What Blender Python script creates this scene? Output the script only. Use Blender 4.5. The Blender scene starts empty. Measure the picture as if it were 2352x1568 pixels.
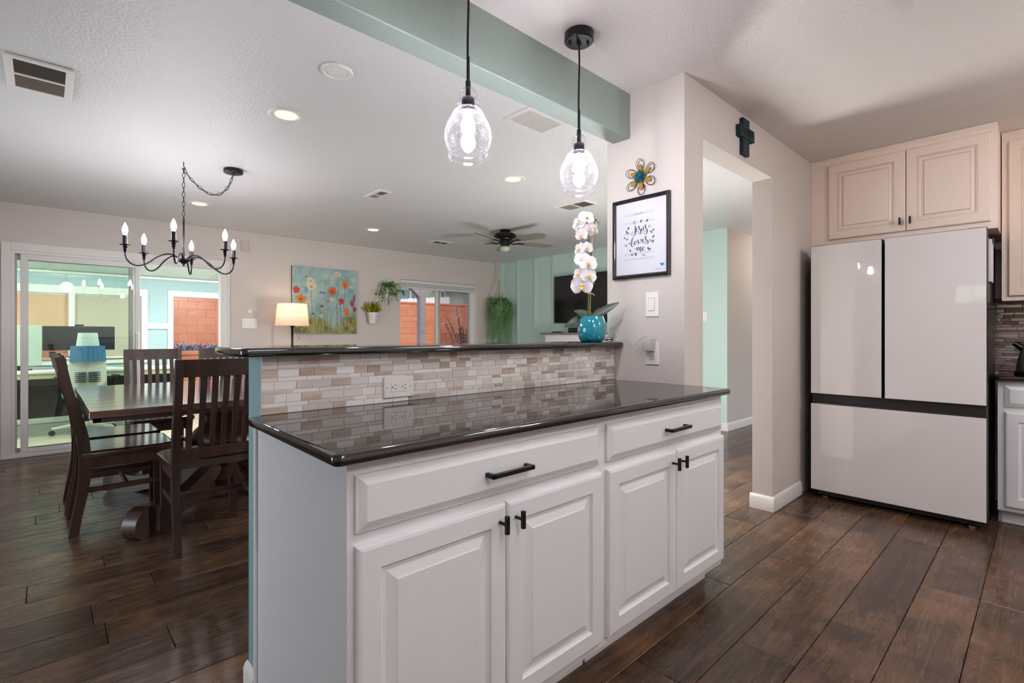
import bpy, bmesh, math, random
import numpy as np
from mathutils import Vector, Matrix
R = random.Random(7)
S = bpy.context.scene
COL = S.collection
PI = math.pi

# ------------------------------------------------------------------ camera
YAW = math.radians(46.923)
cam_d = bpy.data.cameras.new('camera')
cam = bpy.data.objects.new('camera', cam_d); COL.objects.link(cam)
cam.location = (0, 0, 1.1487)
cam.rotation_euler = (PI / 2, 0, YAW - PI / 2)
cam_d.sensor_width = 36.0
cam_d.lens = 1148.67 / 2352 * 36
cam_d.shift_y = -15.65 / 2352
cam_d.clip_start = 0.02; cam_d.clip_end = 200
S.camera = cam

# ------------------------------------------------------------------ world, sun, exposure
W = bpy.data.worlds.new('world'); S.world = W; W.use_nodes = True
wn = W.node_tree; wn.nodes.clear()
wo = wn.nodes.new('ShaderNodeOutputWorld'); wb = wn.nodes.new('ShaderNodeBackground')
sky = wn.nodes.new('ShaderNodeTexSky'); sky.sky_type = 'NISHITA'
sky.sun_disc = False; sky.sun_elevation = math.radians(48); sky.sun_rotation = math.radians(200)
sky.air_density = 1.0; sky.dust_density = 2.5; sky.ozone_density = 1.0
wn.links.new(sky.outputs[0], wb.inputs[0]); wn.links.new(wb.outputs[0], wo.inputs[0])
wb.inputs[1].default_value = 0.09
sun_d = bpy.data.lights.new('sun', 'SUN'); sun = bpy.data.objects.new('sun', sun_d); COL.objects.link(sun)
sun_d.energy = .45; sun_d.angle = math.radians(3); sun_d.color = (1, .95, .88)
sun.location = (3, 2, 12)
sun.rotation_euler = (math.radians(-42), math.radians(14), 0)     # falls from the house side onto the yard wall
def area(name, loc, rot, sx, sy, energy, col):
    d = bpy.data.lights.new(name, 'AREA'); d.shape = 'RECTANGLE'; d.size = sx; d.size_y = sy; d.energy = energy; d.color = col
    o = bpy.data.objects.new(name, d); COL.objects.link(o); o.location = loc; o.rotation_euler = rot
    return o
area('patio_door_fill', (-2.72, 3.7, 1.08), (0, -PI / 2, 0), 1.9, 2.5, 26.0, (.84, .92, 1.0))     # added area lamp for cool light from the left, behind an unseen door
S.view_settings.view_transform = 'Standard'; S.view_settings.look = 'None'
S.view_settings.gamma = 1.0; S.view_settings.use_curve_mapping = False
S.view_settings.exposure = 2.0
S.cycles.use_denoising = True
S.cycles.max_bounces = 8; S.cycles.diffuse_bounces = 4; S.cycles.glossy_bounces = 4; S.cycles.use_adaptive_sampling = True; S.cycles.adaptive_threshold = .03
S.cycles.transmission_bounces = 6; S.cycles.transparent_max_bounces = 18
S.cycles.sample_clamp_indirect = 6.0; S.cycles.caustics_reflective = False; S.cycles.caustics_refractive = False

# ------------------------------------------------------------------ measures of the place
XC = 2.30                      # kitchen side of the stub wall with the picture
YW = 1.218                     # wall with the doorway
TW = 0.126
XO1, XO2, ZH = 2.4935, 3.453, 2.165
XI = 0.482                     # free end of the half wall
YT = 1.6315                    # tile face
YL = 6.543                     # far wall
ZK = 0.9025                    # worktop
ZBAR = 1.1095
CE = 2.44
XWEST, YSOUTH, XKB = -2.5, -2.3, 4.83
def ceil_z(x, y): return 2.4284 + 0.0026 * x - 0.0089 * y
CHX, CHY = 0.733, 4.247        # chandelier

# ------------------------------------------------------------------ colour + materials
def lin(c):
    out = []
    for v in c[:3]:
        v = v / 255.0
        out.append(v / 12.92 if v <= 0.04045 else ((v + 0.055) / 1.055) ** 2.4)
    return (out[0], out[1], out[2], 1.0)
MATS = {}
def base_mat(name):
    m = bpy.data.materials.new(name); m.use_nodes = True
    nt = m.node_tree; p = nt.nodes['Principled BSDF']
    MATS[name] = m
    return m, nt, p
def coords(nt, scale=(1, 1, 1), world=True):
    g = nt.nodes.new('ShaderNodeNewGeometry' if world else 'ShaderNodeTexCoord')
    mp = nt.nodes.new('ShaderNodeMapping'); mp.inputs['Scale'].default_value = scale
    nt.links.new(g.outputs['Position' if world else 'Object'], mp.inputs['Vector'])
    return mp.outputs['Vector']
def noise(nt, vec, scale, detail=3, rough=.55):
    n = nt.nodes.new('ShaderNodeTexNoise'); n.inputs['Scale'].default_value = scale
    n.inputs['Detail'].default_value = detail; n.inputs['Roughness'].default_value = rough
    if vec is not None: nt.links.new(vec, n.inputs['Vector'])
    return n.outputs['Fac']
def ramp(nt, fac, stops):
    r = nt.nodes.new('ShaderNodeValToRGB'); e = r.color_ramp.elements
    while len(e) < len(stops): e.new(0.5)
    for i, (p, c) in enumerate(stops):
        e[i].position = p; e[i].color = lin(c)
    nt.links.new(fac, r.inputs['Fac'])
    return r.outputs['Color']
def mixc(nt, fac, a, b, mode='MIX'):
    m = nt.nodes.new('ShaderNodeMix'); m.data_type = 'RGBA'; m.blend_type = mode
    for sock, v in ((m.inputs[0], fac), (m.inputs[6], a), (m.inputs[7], b)):
        if hasattr(v, 'is_linked') or hasattr(v, 'links'): nt.links.new(v, sock)
        else: sock.default_value = v
    return m.outputs[2]
def bump(nt, p, h, strength, dist=0.002):
    b = nt.nodes.new('ShaderNodeBump'); b.inputs['Strength'].default_value = strength
    b.inputs['Distance'].default_value = dist
    nt.links.new(h, b.inputs['Height']); nt.links.new(b.outputs['Normal'], p.inputs['Normal'])
def pm(name, col, rough=.5, metal=0.0, spec=.5, var=0.0, vscale=6.0, bmp=0.0, bscale=120.0, bdist=.002,
       coat=0.0, emit=None, estr=0.0, trans=0.0, sub=0.0):
    if name in MATS: return MATS[name]
    m, nt, p = base_mat(name)
    c = lin(col)
    p.inputs['Base Color'].default_value = c
    p.inputs['Roughness'].default_value = rough; p.inputs['Metallic'].default_value = metal
    p.inputs['Specular IOR Level'].default_value = spec
    p.inputs['Coat Weight'].default_value = coat; p.inputs['Coat Roughness'].default_value = .05
    v = None
    if var > 0:
        v = coords(nt)
        f = noise(nt, v, vscale, 4)
        a = tuple(min(1, x * (1 - var)) for x in c[:3]) + (1,); b = tuple(min(1, x * (1 + var)) for x in c[:3]) + (1,)
        nt.links.new(mixc(nt, f, a, b), p.inputs['Base Color'])
    if bmp > 0:
        v = v or coords(nt)
        bump(nt, p, noise(nt, v, bscale, 4), bmp, bdist)
    if emit is not None:
        p.inputs['Emission Color'].default_value = lin(emit); p.inputs['Emission Strength'].default_value = estr
    if trans > 0:                                  # thin cloth or petal that lets light through
        t = nt.nodes.new('ShaderNodeBsdfTranslucent'); t.inputs['Color'].default_value = c
        mx = nt.nodes.new('ShaderNodeMixShader'); mx.inputs[0].default_value = trans
        out = nt.nodes['Material Output']
        nt.links.new(p.outputs[0], mx.inputs[1]); nt.links.new(t.outputs[0], mx.inputs[2]); nt.links.new(mx.outputs[0], out.inputs[0])
    return m
def glass(name, tint=(255, 255, 255), ior=1.45, rough=0.0, refl=1.0):
    """thin pane: see-through with a real Fresnel reflection"""
    if name in MATS: return MATS[name]
    m, nt, p = base_mat(name); nt.nodes.remove(p)
    t = nt.nodes.new('ShaderNodeBsdfTransparent'); t.inputs[0].default_value = lin(tint)
    g = nt.nodes.new('ShaderNodeBsdfGlossy'); g.inputs['Roughness'].default_value = rough
    fr = nt.nodes.new('ShaderNodeFresnel'); fr.inputs['IOR'].default_value = ior
    ml = nt.nodes.new('ShaderNodeMath'); ml.operation = 'MULTIPLY'; ml.inputs[1].default_value = refl
    mx = nt.nodes.new('ShaderNodeMixShader')
    nt.links.new(fr.outputs[0], ml.inputs[0]); nt.links.new(ml.outputs[0], mx.inputs[0])
    nt.links.new(t.outputs[0], mx.inputs[1]); nt.links.new(g.outputs[0], mx.inputs[2])
    nt.links.new(mx.outputs[0], nt.nodes['Material Output'].inputs[0])
    return m
def emis(name, col, strength):
    if name in MATS: return MATS[name]
    m, nt, p = base_mat(name); nt.nodes.remove(p)
    e = nt.nodes.new('ShaderNodeEmission'); e.inputs[0].default_value = lin(col); e.inputs[1].default_value = strength
    nt.links.new(e.outputs[0], nt.nodes['Material Output'].inputs[0])
    return m
def wood(name, stops, axis='x', rough=.35, stretch=14.0, scale=2.2, patch=None, bmp=.25, rnd=True, coat=0.0, rrange=.12, rings=0.0):
    """grained wood, grain running along one world axis; each piece gets its own shift and tone"""
    if name in MATS: return MATS[name]
    m, nt, p = base_mat(name)
    sc = {'x': (1, stretch, stretch), 'y': (stretch, 1, stretch), 'z': (stretch, stretch, 1)}[axis]
    g = nt.nodes.new('ShaderNodeNewGeometry'); add = nt.nodes.new('ShaderNodeVectorMath'); add.operation = 'ADD'
    nt.links.new(g.outputs['Position'], add.inputs[0])
    oi = nt.nodes.new('ShaderNodeObjectInfo')
    if rnd:
        sc_ = nt.nodes.new('ShaderNodeVectorMath'); sc_.operation = 'SCALE'; sc_.inputs[0].default_value = (37.0, 53.0, 11.0)
        nt.links.new(oi.outputs['Random'], sc_.inputs['Scale']); nt.links.new(sc_.outputs[0], add.inputs[1])
    mp = nt.nodes.new('ShaderNodeMapping'); mp.inputs['Scale'].default_value = sc
    nt.links.new(add.outputs[0], mp.inputs['Vector'])
    n1 = nt.nodes.new('ShaderNodeTexNoise'); n1.inputs['Scale'].default_value = scale; n1.inputs['Detail'].default_value = 8
    n1.inputs['Roughness'].default_value = .62; n1.inputs['Distortion'].default_value = .9
    nt.links.new(mp.outputs[0], n1.inputs['Vector'])
    col = ramp(nt, n1.outputs['Fac'], stops)
    if patch:
        f2 = noise(nt, add.outputs[0], 2.6, 4, .6)
        r2 = nt.nodes.new('ShaderNodeMapRange'); r2.inputs[1].default_value = .44; r2.inputs[2].default_value = .72
        nt.links.new(f2, r2.inputs[0])
        col = mixc(nt, r2.outputs[0], col, mixc(nt, .62, col, lin(patch)))
    if rings:
        mp2 = nt.nodes.new('ShaderNodeMapping'); mp2.inputs['Scale'].default_value = {'x': (.55, 3.4, 3.4), 'y': (3.4, .55, 3.4), 'z': (3.4, 3.4, .55)}[axis]
        nt.links.new(add.outputs[0], mp2.inputs['Vector'])
        nl = noise(nt, mp2.outputs[0], 1.5, 2, .45)
        mu = nt.nodes.new('ShaderNodeMath'); mu.operation = 'MULTIPLY'; mu.inputs[1].default_value = 230.0; nt.links.new(nl, mu.inputs[0])
        si = nt.nodes.new('ShaderNodeMath'); si.operation = 'SINE'; nt.links.new(mu.outputs[0], si.inputs[0])
        rg_ = nt.nodes.new('ShaderNodeMapRange'); rg_.inputs[1].default_value = -1; rg_.inputs[2].default_value = 1; rg_.inputs[3].default_value = 1.0 - rings; rg_.inputs[4].default_value = 1.0 + rings * .6
        nt.links.new(si.outputs[0], rg_.inputs[0]); col = mixc(nt, 1.0, col, rg_.outputs[0], 'MULTIPLY')
        f4 = noise(nt, add.outputs[0], 5.5, 5, .65)
        r4 = nt.nodes.new('ShaderNodeMapRange'); r4.inputs[1].default_value = .35; r4.inputs[2].default_value = .62; r4.inputs[3].default_value = .62; r4.inputs[4].default_value = 1.12
        nt.links.new(f4, r4.inputs[0]); col = mixc(nt, 1.0, col, r4.outputs[0], 'MULTIPLY')
    if rnd:
        r3 = nt.nodes.new('ShaderNodeMapRange'); r3.inputs[3].default_value = .72; r3.inputs[4].default_value = 1.2
        nt.links.new(oi.outputs['Random'], r3.inputs[0])
        col = mixc(nt, 1.0, col, r3.outputs[0], 'MULTIPLY')
    nt.links.new(col, p.inputs['Base Color'])
    rr = nt.nodes.new('ShaderNodeMapRange'); rr.inputs[3].default_value = rough - rrange; rr.inputs[4].default_value = rough + rrange
    nt.links.new(n1.outputs['Fac'], rr.inputs[0]); nt.links.new(rr.outputs[0], p.inputs['Roughness'])
    p.inputs['Coat Weight'].default_value = coat; p.inputs['Coat Roughness'].default_value = .12
    bump(nt, p, n1.outputs['Fac'], bmp, .002)
    return m

# ------------------------------------------------------------------ mesh builder
class B:
    def __init__(s): s.bm = bmesh.new()
    def _v(s, pts): return [s.bm.verts.new(p) for p in pts]
    def face(s, pts): 
        try: s.bm.faces.new(s._v(pts))
        except ValueError: pass
    def box(s, x0, x1, y0, y1, z0, z1, bev=0.0, seg=1):
        x0, x1 = min(x0, x1), max(x0, x1); y0, y1 = min(y0, y1), max(y0, y1); z0, z1 = min(z0, z1), max(z0, z1)
        v = s._v([(x0, y0, z0), (x1, y0, z0), (x1, y1, z0), (x0, y1, z0), (x0, y0, z1), (x1, y0, z1), (x1, y1, z1), (x0, y1, z1)])
        fs = [s.bm.faces.new([v[i] for i in q]) for q in ((3, 2, 1, 0), (4, 5, 6, 7), (0, 1, 5, 4), (1, 2, 6, 5), (2, 3, 7, 6), (3, 0, 4, 7))]
        if bev > 0:
            es = list({e for f in fs for e in f.edges})
            bmesh.ops.bevel(s.bm, geom=es, offset=bev, segments=seg, affect='EDGES', profile=.5)
        return s
    def prism(s, poly, axis, a, b):
        """polygon in the two other axes, pushed along axis from a to b"""
        def P(q, t):
            if axis == 'x': return (t, q[0], q[1])
            if axis == 'y': return (q[0], t, q[1])
            return (q[0], q[1], t)
        va = s._v([P(q, a) for q in poly]); vb = s._v([P(q, b) for q in poly]); n = len(poly)
        s.bm.faces.new(va[::-1]); s.bm.faces.new(vb)
        for i in range(n): s.bm.faces.new((va[i], va[(i + 1) % n], vb[(i + 1) % n], vb[i]))
        return s
    def lathe(s, prof, c=(0, 0, 0), n=24, axis='z', cap=True):
        rings = []
        for r, z in prof:
            ring = []
            for i in range(n):
                a = 2 * PI * i / n; x, y = r * math.cos(a), r * math.sin(a)
                p = {'z': (x, y, z), 'x': (z, x, y), 'y': (x, z, y)}[axis]
                ring.append(s.bm.verts.new((c[0] + p[0], c[1] + p[1], c[2] + p[2])))
            rings.append(ring)
        for k in range(len(rings) - 1):
            for i in range(n):
                s.bm.faces.new((rings[k][i], rings[k][(i + 1) % n], rings[k + 1][(i + 1) % n], rings[k + 1][i]))
        if cap:
            if prof[0][0] > 1e-5: s.bm.faces.new(rings[0][::-1])
            if prof[-1][0] > 1e-5: s.bm.faces.new(rings[-1])
        return s
    def tube(s, pts, r, n=8, closed=False, flat=None, capped=True):
        """round bar through points; r one number or one per point"""
        pts = [Vector(p) for p in pts]; m = len(pts)
        rs = r if isinstance(r, (list, tuple)) else [r] * m
        rings = []; up = None
        for i in range(m):
            a = pts[(i - 1) % m] if (closed or i > 0) else pts[i]
            b = pts[(i + 1) % m] if (closed or i < m - 1) else pts[i]
            t = (b - a)
            if t.length < 1e-9: t = Vector((0, 0, 1))
            t.normalize()
            if up is None:
                up = Vector((0, 0, 1)) if abs(t.z) < .9 else Vector((1, 0, 0))
            u = (up - t * up.dot(t))
            if u.length < 1e-6: u = t.orthogonal()
            u.normalize(); w = t.cross(u); up = u
            ring = []
            for k in range(n):
                an = 2 * PI * (k + .5) / n
                ku, kw = math.cos(an), math.sin(an)
                if flat: ku *= flat
                ring.append(s.bm.verts.new(pts[i] + (u * ku + w * kw) * rs[i]))
            rings.append(ring)
        for i in range(m if closed else m - 1):
            a, b = rings[i], rings[(i + 1) % m]
            for k in range(n): s.bm.faces.new((a[k], a[(k + 1) % n], b[(k + 1) % n], b[k]))
        if not closed and capped:
            s.bm.faces.new(rings[0][::-1]); s.bm.faces.new(rings[-1])
        return s
    def ball(s, c, r, sc=(1, 1, 1), u=14, v=9):
        mat = Matrix.Translation(c) @ Matrix.Diagonal((r * sc[0], r * sc[1], r * sc[2], 1))
        bmesh.ops.create_uvsphere(s.bm, u_segments=u, v_segments=v, radius=1, matrix=mat)
        return s
    def loops(s, rings, cap=True):
        """skin a list of equal-length closed loops"""
        vs = [s._v(q) for q in rings]; n = len(vs[0])
        for a, b in zip(vs, vs[1:]):
            for i in range(n): s.bm.faces.new((a[i], a[(i + 1) % n], b[(i + 1) % n], b[i]))
        if cap: s.bm.faces.new(vs[0][::-1]); s.bm.faces.new(vs[-1])
        return s
    def leaf(s, base, d, up, L, w, curl=.2, seg=4):
        d = Vector(d).normalized(); up = Vector(up); sd = d.cross(up)
        if sd.length < 1e-6: sd = d.orthogonal()
        sd.normalize(); nn = sd.cross(d).normalized(); base = Vector(base)
        l, r_, c = [], [], []
        for i in range(seg + 1):
            t = i / seg; ww = w * math.sin(PI * min(.97, .06 + .94 * t)) ** .8 * .5
            p = base + d * (L * t) - nn * (curl * L * t * t)
            l.append(s.bm.verts.new(p + sd * ww + nn * ww * .25)); r_.append(s.bm.verts.new(p - sd * ww + nn * ww * .25)); c.append(s.bm.verts.new(p))
        for i in range(seg):
            s.bm.faces.new((l[i], c[i], c[i + 1], l[i + 1])); s.bm.faces.new((c[i], r_[i], r_[i + 1], c[i + 1]))
        return s
    def move(s, M):
        bmesh.ops.transform(s.bm, matrix=M, verts=s.bm.verts); return s
def spline(pts, k=6, closed=False):
    P = [Vector(p) for p in pts]; out = []; n = len(P)
    rng = range(n if closed else n - 1)
    for i in rng:
        p0 = P[(i - 1) % n] if (closed or i > 0) else P[i]; p1 = P[i]; p2 = P[(i + 1) % n]
        p3 = P[(i + 2) % n] if (closed or i + 2 < n) else p2
        for j in range(k):
            t = j / k; t2 = t * t; t3 = t2 * t
            out.append(.5 * ((2 * p1) + (-p0 + p2) * t + (2 * p0 - 5 * p1 + 4 * p2 - p3) * t2 + (-p0 + 3 * p1 - 3 * p2 + p3) * t3))
    if not closed: out.append(P[-1])
    return out
def mesh_of(name, b, mat, smooth=None):
    bmesh.ops.recalc_face_normals(b.bm, faces=b.bm.faces)
    me = bpy.data.meshes.new(name); b.bm.to_mesh(me); b.bm.free()
    if mat: me.materials.append(mat)
    if smooth is not None:
        for p in me.polygons: p.use_smooth = True
        me.set_sharp_from_angle(angle=math.radians(smooth))
    return me
def obj(name, b, mat, parent=None, smooth=None, recentre=True):
    """one mesh object; its origin goes to the middle of its base; parent is an unrotated thing at this time"""
    me = mesh_of(name, b, mat, smooth)
    o = bpy.data.objects.new(name, me); COL.objects.link(o)
    off = Vector((0, 0, 0))
    if recentre and len(me.vertices):
        co = np.empty(len(me.vertices) * 3); me.vertices.foreach_get('co', co); co = co.reshape(-1, 3)
        lo, hi = co.min(0), co.max(0)
        off = Vector(((lo[0] + hi[0]) / 2, (lo[1] + hi[1]) / 2, lo[2]))
        me.transform(Matrix.Translation(-off))
    base = Vector((0, 0, 0)); q = parent
    while q is not None: base += q.location; q = q.parent
    o.location = off - base; o.parent = parent
    return o
def flat_top(o):
    for p in o.data.polygons:
        if abs(p.normal.z) > .999: p.use_smooth = False
    return o
def inst(name, me, loc, parent=None, scale=None, rot=None):
    """another object that shares a mesh; loc is in the parent's frame"""
    o = bpy.data.objects.new(name, me); COL.objects.link(o); o.parent = parent; o.location = loc
    if scale: o.scale = scale
    if rot: o.rotation_euler = rot
    return o
def tag(o, label=None, cat=None, group=None, kind=None):
    if label: o['label'] = label
    if cat: o['category'] = cat
    if group: o['group'] = group
    if kind: o['kind'] = kind
    return o
def struct(name, b, mat, parent=None, smooth=None, label=None):
    o = obj(name, b, mat, parent, smooth)
    if parent is None: o['kind'] = 'structure'
    if label: o['label'] = label
    return o
def thing(name, label, cat, loc=(0, 0, 0), group=None, kind=None):
    o = bpy.data.objects.new(name, None); COL.objects.link(o); o.location = loc; o.empty_display_size = .1
    return tag(o, label, cat, group, kind)
def copy_tree(o, parent=None):
    c = o.copy(); COL.objects.link(c); c.parent = parent
    for ch in list(o.children): copy_tree(ch, c)
    return c
def text_faces(txt, size, extrude=0.0):
    cu = bpy.data.curves.new('t', 'FONT'); cu.body = txt; cu.size = size; cu.extrude = extrude
    cu.align_x = 'CENTER'; cu.align_y = 'CENTER'
    o = bpy.data.objects.new('t', cu); COL.objects.link(o)
    me = o.to_mesh(); vs = [v.co.copy() for v in me.vertices]; fs = [list(p.vertices) for p in me.polygons]
    o.to_mesh_clear(); bpy.data.objects.remove(o); bpy.data.curves.remove(cu)
    return vs, fs
def add_text(b, txt, size, fn, extrude=0.0):
    vs, fs = text_faces(txt, size, extrude)
    bv = [b.bm.verts.new(fn(v)) for v in vs]
    for f in fs:
        try: b.bm.faces.new([bv[i] for i in f])
        except ValueError: pass
# ------------------------------------------------------------------ palette
M_BEIGE = pm('beige_wall_paint', (214, 205, 198), .6, spec=.35, bmp=.45, bscale=70, bdist=.004)
M_SAGE = pm('sage_green_paint', (146, 160, 152), .5, spec=.4, bmp=.45, bscale=70, bdist=.004)
M_AQUA = pm('aqua_wall_paint', (194, 217, 208), .5, spec=.4)
M_BLUEEND = pm('teal_paint_daylit', (138, 172, 178), .55, spec=.4, bmp=.45, bscale=70, bdist=.004)  # teal paint with the blue of daylight mixed into its colour
M_CEIL = pm('ceiling_paint', (230, 228, 228), .33, spec=.5, bmp=.75, bscale=75, bdist=.008)
M_CEILK = pm('kitchen_ceiling_paint', (232, 225, 221), .5, spec=.4, bmp=.8, bscale=75, bdist=.008)
M_TRIM = pm('white_trim_paint', (232, 228, 224), .35, spec=.5)
M_CAB = pm('cabinet_white_paint', (230, 230, 232), .35, spec=.5)
M_CABUP = pm('cabinet_antique_white', (244, 225, 210), .4, spec=.5)
M_GLAZE = pm('cabinet_glaze_line', (160, 128, 108), .5)
M_BLACK = pm('matte_black_metal', (22, 21, 21), .38, metal=.3)
M_BRONZE = pm('dark_bronze_metal', (46, 42, 48), .3, metal=.75)
M_GRANITE, _nt, _p = base_mat('black_granite')
_v = coords(_nt); _f = noise(_nt, _v, 420, 2); _nt.links.new(ramp(_nt, _f, [(.0, (14, 13, 13)), (.6, (20, 18, 18)), (.72, (58, 52, 50)), (1, (80, 74, 70))]), _p.inputs['Base Color'])
_p.inputs['Roughness'].default_value = .04; _p.inputs['IOR'].default_value = 1.95
M_WHITEPL = pm('white_plastic', (236, 233, 230), .3)
M_OUTSLOT = pm('dark_slot', (30, 28, 27), .6)
M_PLANK = wood('floor_plank_wood', [(.10, (48, 35, 29)), (.42, (74, 54, 43)), (.6, (92, 68, 53)), (.9, (116, 88, 68))], 'x', rough=.26, stretch=16, scale=1.9, patch=(130, 94, 66), bmp=.38, rings=.13)
M_DARKWOOD = wood('espresso_wood', [(.2, (36, 21, 17)), (.55, (60, 36, 28)), (.85, (82, 52, 40))], 'z', rough=.38, stretch=10, scale=2.0, bmp=.12, coat=.12)
M_DARKWOODX = wood('espresso_wood_top', [(.2, (48, 29, 22)), (.5, (84, 53, 41)), (.85, (120, 82, 62))], 'x', rough=.2, stretch=10, scale=1.6, bmp=.1, rnd=False, coat=.8)
M_SEATWOOD = wood('polished_espresso_seat', [(.2, (42, 24, 19)), (.55, (64, 38, 30)), (.85, (86, 54, 42))], 'y', rough=.2, stretch=8, scale=2.0, bmp=.05, coat=.7, rrange=.06)
M_PANE = glass('window_glass', (250, 252, 251), 1.45)
M_PANEG = glass('greenish_door_glass', (248, 253, 250), 1.5)
M_SEED = None
M_ORANGE, _nt, _p = base_mat('orange_block_paint')           # chalky orange paint with pale mineral streaks along the courses
_v = coords(_nt, (.55, .55, 6.5)); _f = noise(_nt, _v, 2.2, 5, .6)
_r = _nt.nodes.new('ShaderNodeMapRange'); _r.inputs[1].default_value = .60; _r.inputs[2].default_value = .72; _r.inputs[4].default_value = .65; _nt.links.new(_f, _r.inputs[0])
_c = ramp(_nt, noise(_nt, coords(_nt), 1.6, 4), [(.3, (198, 116, 80)), (.7, (214, 136, 98))])
_nt.links.new(mixc(_nt, _r.outputs[0], _c, lin((228, 190, 174))), _p.inputs['Base Color']); _p.inputs['Roughness'].default_value = .85
M_MORTAR = pm('orange_mortar', (198, 124, 90), .9)
M_SUNBLUE = pm('sunroom_blue_paint', (172, 202, 206), .6)
M_DAY = pm('sunroom_white_paint', (238, 242, 236), .5)

def switch_bits(b, plate, fn): pass
# ================================================================== STRUCTURE
# ---- floor: dark subfloor, planks laid along X
fl = struct('floor', B().box(XWEST - .2, 9.6, YSOUTH - .2, YL + .05, -.16, -.012), pm('subfloor', (24, 17, 13), .8), label='dark brown plank floor running through kitchen, dining and hall')
PWID, PLEN = .1985, 1.22
def plank_mesh():
    w, l, t, e = PWID - .0022, PLEN - .0022, .012, .0022
    rings = [[(-l/2, -w/2, -t), (l/2, -w/2, -t), (l/2, w/2, -t), (-l/2, w/2, -t)],
             [(-l/2, -w/2, -e), (l/2, -w/2, -e), (l/2, w/2, -e), (-l/2, w/2, -e)],
             [(-l/2 + e, -w/2 + e, 0), (l/2 - e, -w/2 + e, 0), (l/2 - e, w/2 - e, 0), (-l/2 + e, w/2 - e, 0)]]
    return mesh_of('plank', B().loops(rings), M_PLANK)
pme = plank_mesh()
rest = B(); nplank = 0
fixed = {3: 1.902, 5: 3.517, 25: -.027, 21: -.04, 15: -.057, 1: 2.95, 2: 1.1, 4: 2.75}
fl_base = fl.location.copy()
for k in range(-12, 33):
    y = PWID * (k + .5)
    x0 = fixed.get(k, R.uniform(0, PLEN)); x0 -= math.ceil((x0 - XWEST) / PLEN) * PLEN
    i = 0
    while x0 + i * PLEN < 9.4:
        xm = x0 + (i + .5) * PLEN; i += 1
        if xm - PLEN/2 < XWEST - 1.3 or y < YSOUTH: continue
        kitchen = y < 1.25 and .6 < xm < 4.6 and y > -.9
        dining = y >= 1.25 and xm < 2.6 and xm > -1.6 and not (xm > 1.3 and y > 1.7 and y < 3.0)
        hall = 1.25 <= y < 3.0 and xm > 2.4
        if (kitchen or dining or hall) and nplank < 298:
            inst('plank', pme, Vector((xm, y, 0)) - fl_base, fl); nplank += 1
        elif xm < 7.2:
            w, l = PWID/2 - .0012, PLEN/2 - .0012
            rest.box(xm - l, xm + l, y - w, y + w, -.012, 0)
o = obj('plank_field', rest, M_PLANK, fl); o['kind'] = 'stuff'

# ---- ceilings
struct('ceiling', B().box(XWEST - .2, XKB + .1, YSOUTH - .2, 1.60, CE, CE + .12), M_CEILK, label='kitchen ceiling with fine orange peel texture')
b = B(); cx0, cx1, cy0, cy1 = XWEST - .2, 9.6, 1.56, YL + .15
lo = [(x, y, ceil_z(x, y)) for x, y in ((cx0, cy0), (cx1, cy0), (cx1, cy1), (cx0, cy1))]
b.loops([lo, [(p[0], p[1], 2.6) for p in lo]])
struct('ceiling_dining', b, M_CEIL, label='glossy textured ceiling of dining and living room')
struct('ceiling_hall', B().box(XO1 - .1, 9.6, YW + TW - .02, 1.57, 2.415, 2.43), M_CEIL)

# ---- beam between kitchen and dining
struct('beam', B().box(XWEST, XC, 1.5295, 1.6384, 2.202, 2.50, .004), M_SAGE, label='sage green dropped beam above the bar counter')

# ---- far wall with sliding door and window openings
DX0, DX1, DZ = -.246, 1.585, 2.003
WX0, WX1, WZ0, WZ1 = 3.849, 5.30, .55, 1.972
b = B()
for x0, x1, z0, z1 in ((XWEST, DX0, 0, 2.5), (DX0, DX1, DZ, 2.5), (DX1, WX0, 0, 2.5), (WX0, WX1, 0, WZ0), (WX0, WX1, WZ1, 2.5), (WX1, 6.0, 0, 2.5)):
    b.box(x0, x1, YL, YL + .13, z0, z1)
struct('wall_back', b, M_BEIGE, label='beige wall with the sliding door and window')

# ---- aqua board-and-batten wall
AX0, AY0, AX1, AY1 = 5.822, YL, 5.94, 2.60
ad = Vector((AX1 - AX0, AY1 - AY0, 0)).normalized(); an = Vector((-ad.y, ad.x, 0));  an = an if an.x < 0 else -an
def A(s, dpt): q = Vector((AX0, AY0, 0)) + ad * s + an * dpt; return (q.x, q.y)
AL = Vector((AX1 - AX0, AY1 - AY0)).length
b = B().prism([A(0, 0), A(AL - .0005, 0), A(AL - .0005, -.004), A(AL - .13, -.004), A(AL - .13, -.13), A(0, -.13)], 'z', 0, 2.5)
aq = struct('wall_right', b, M_AQUA, label='aqua board and batten accent wall behind the television')
for yb in (6.471, 6.076, 5.688, 5.297, 4.906, 4.515, 4.12, 3.73, 3.34, 2.95):
    s = (AY0 - yb)
    obj('batten', B().prism([A(s - .018, 0), A(s + .018, 0), A(s + .017, .034), A(s - .017, .034)], 'z', .1, 2.395), M_AQUA, aq)
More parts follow.
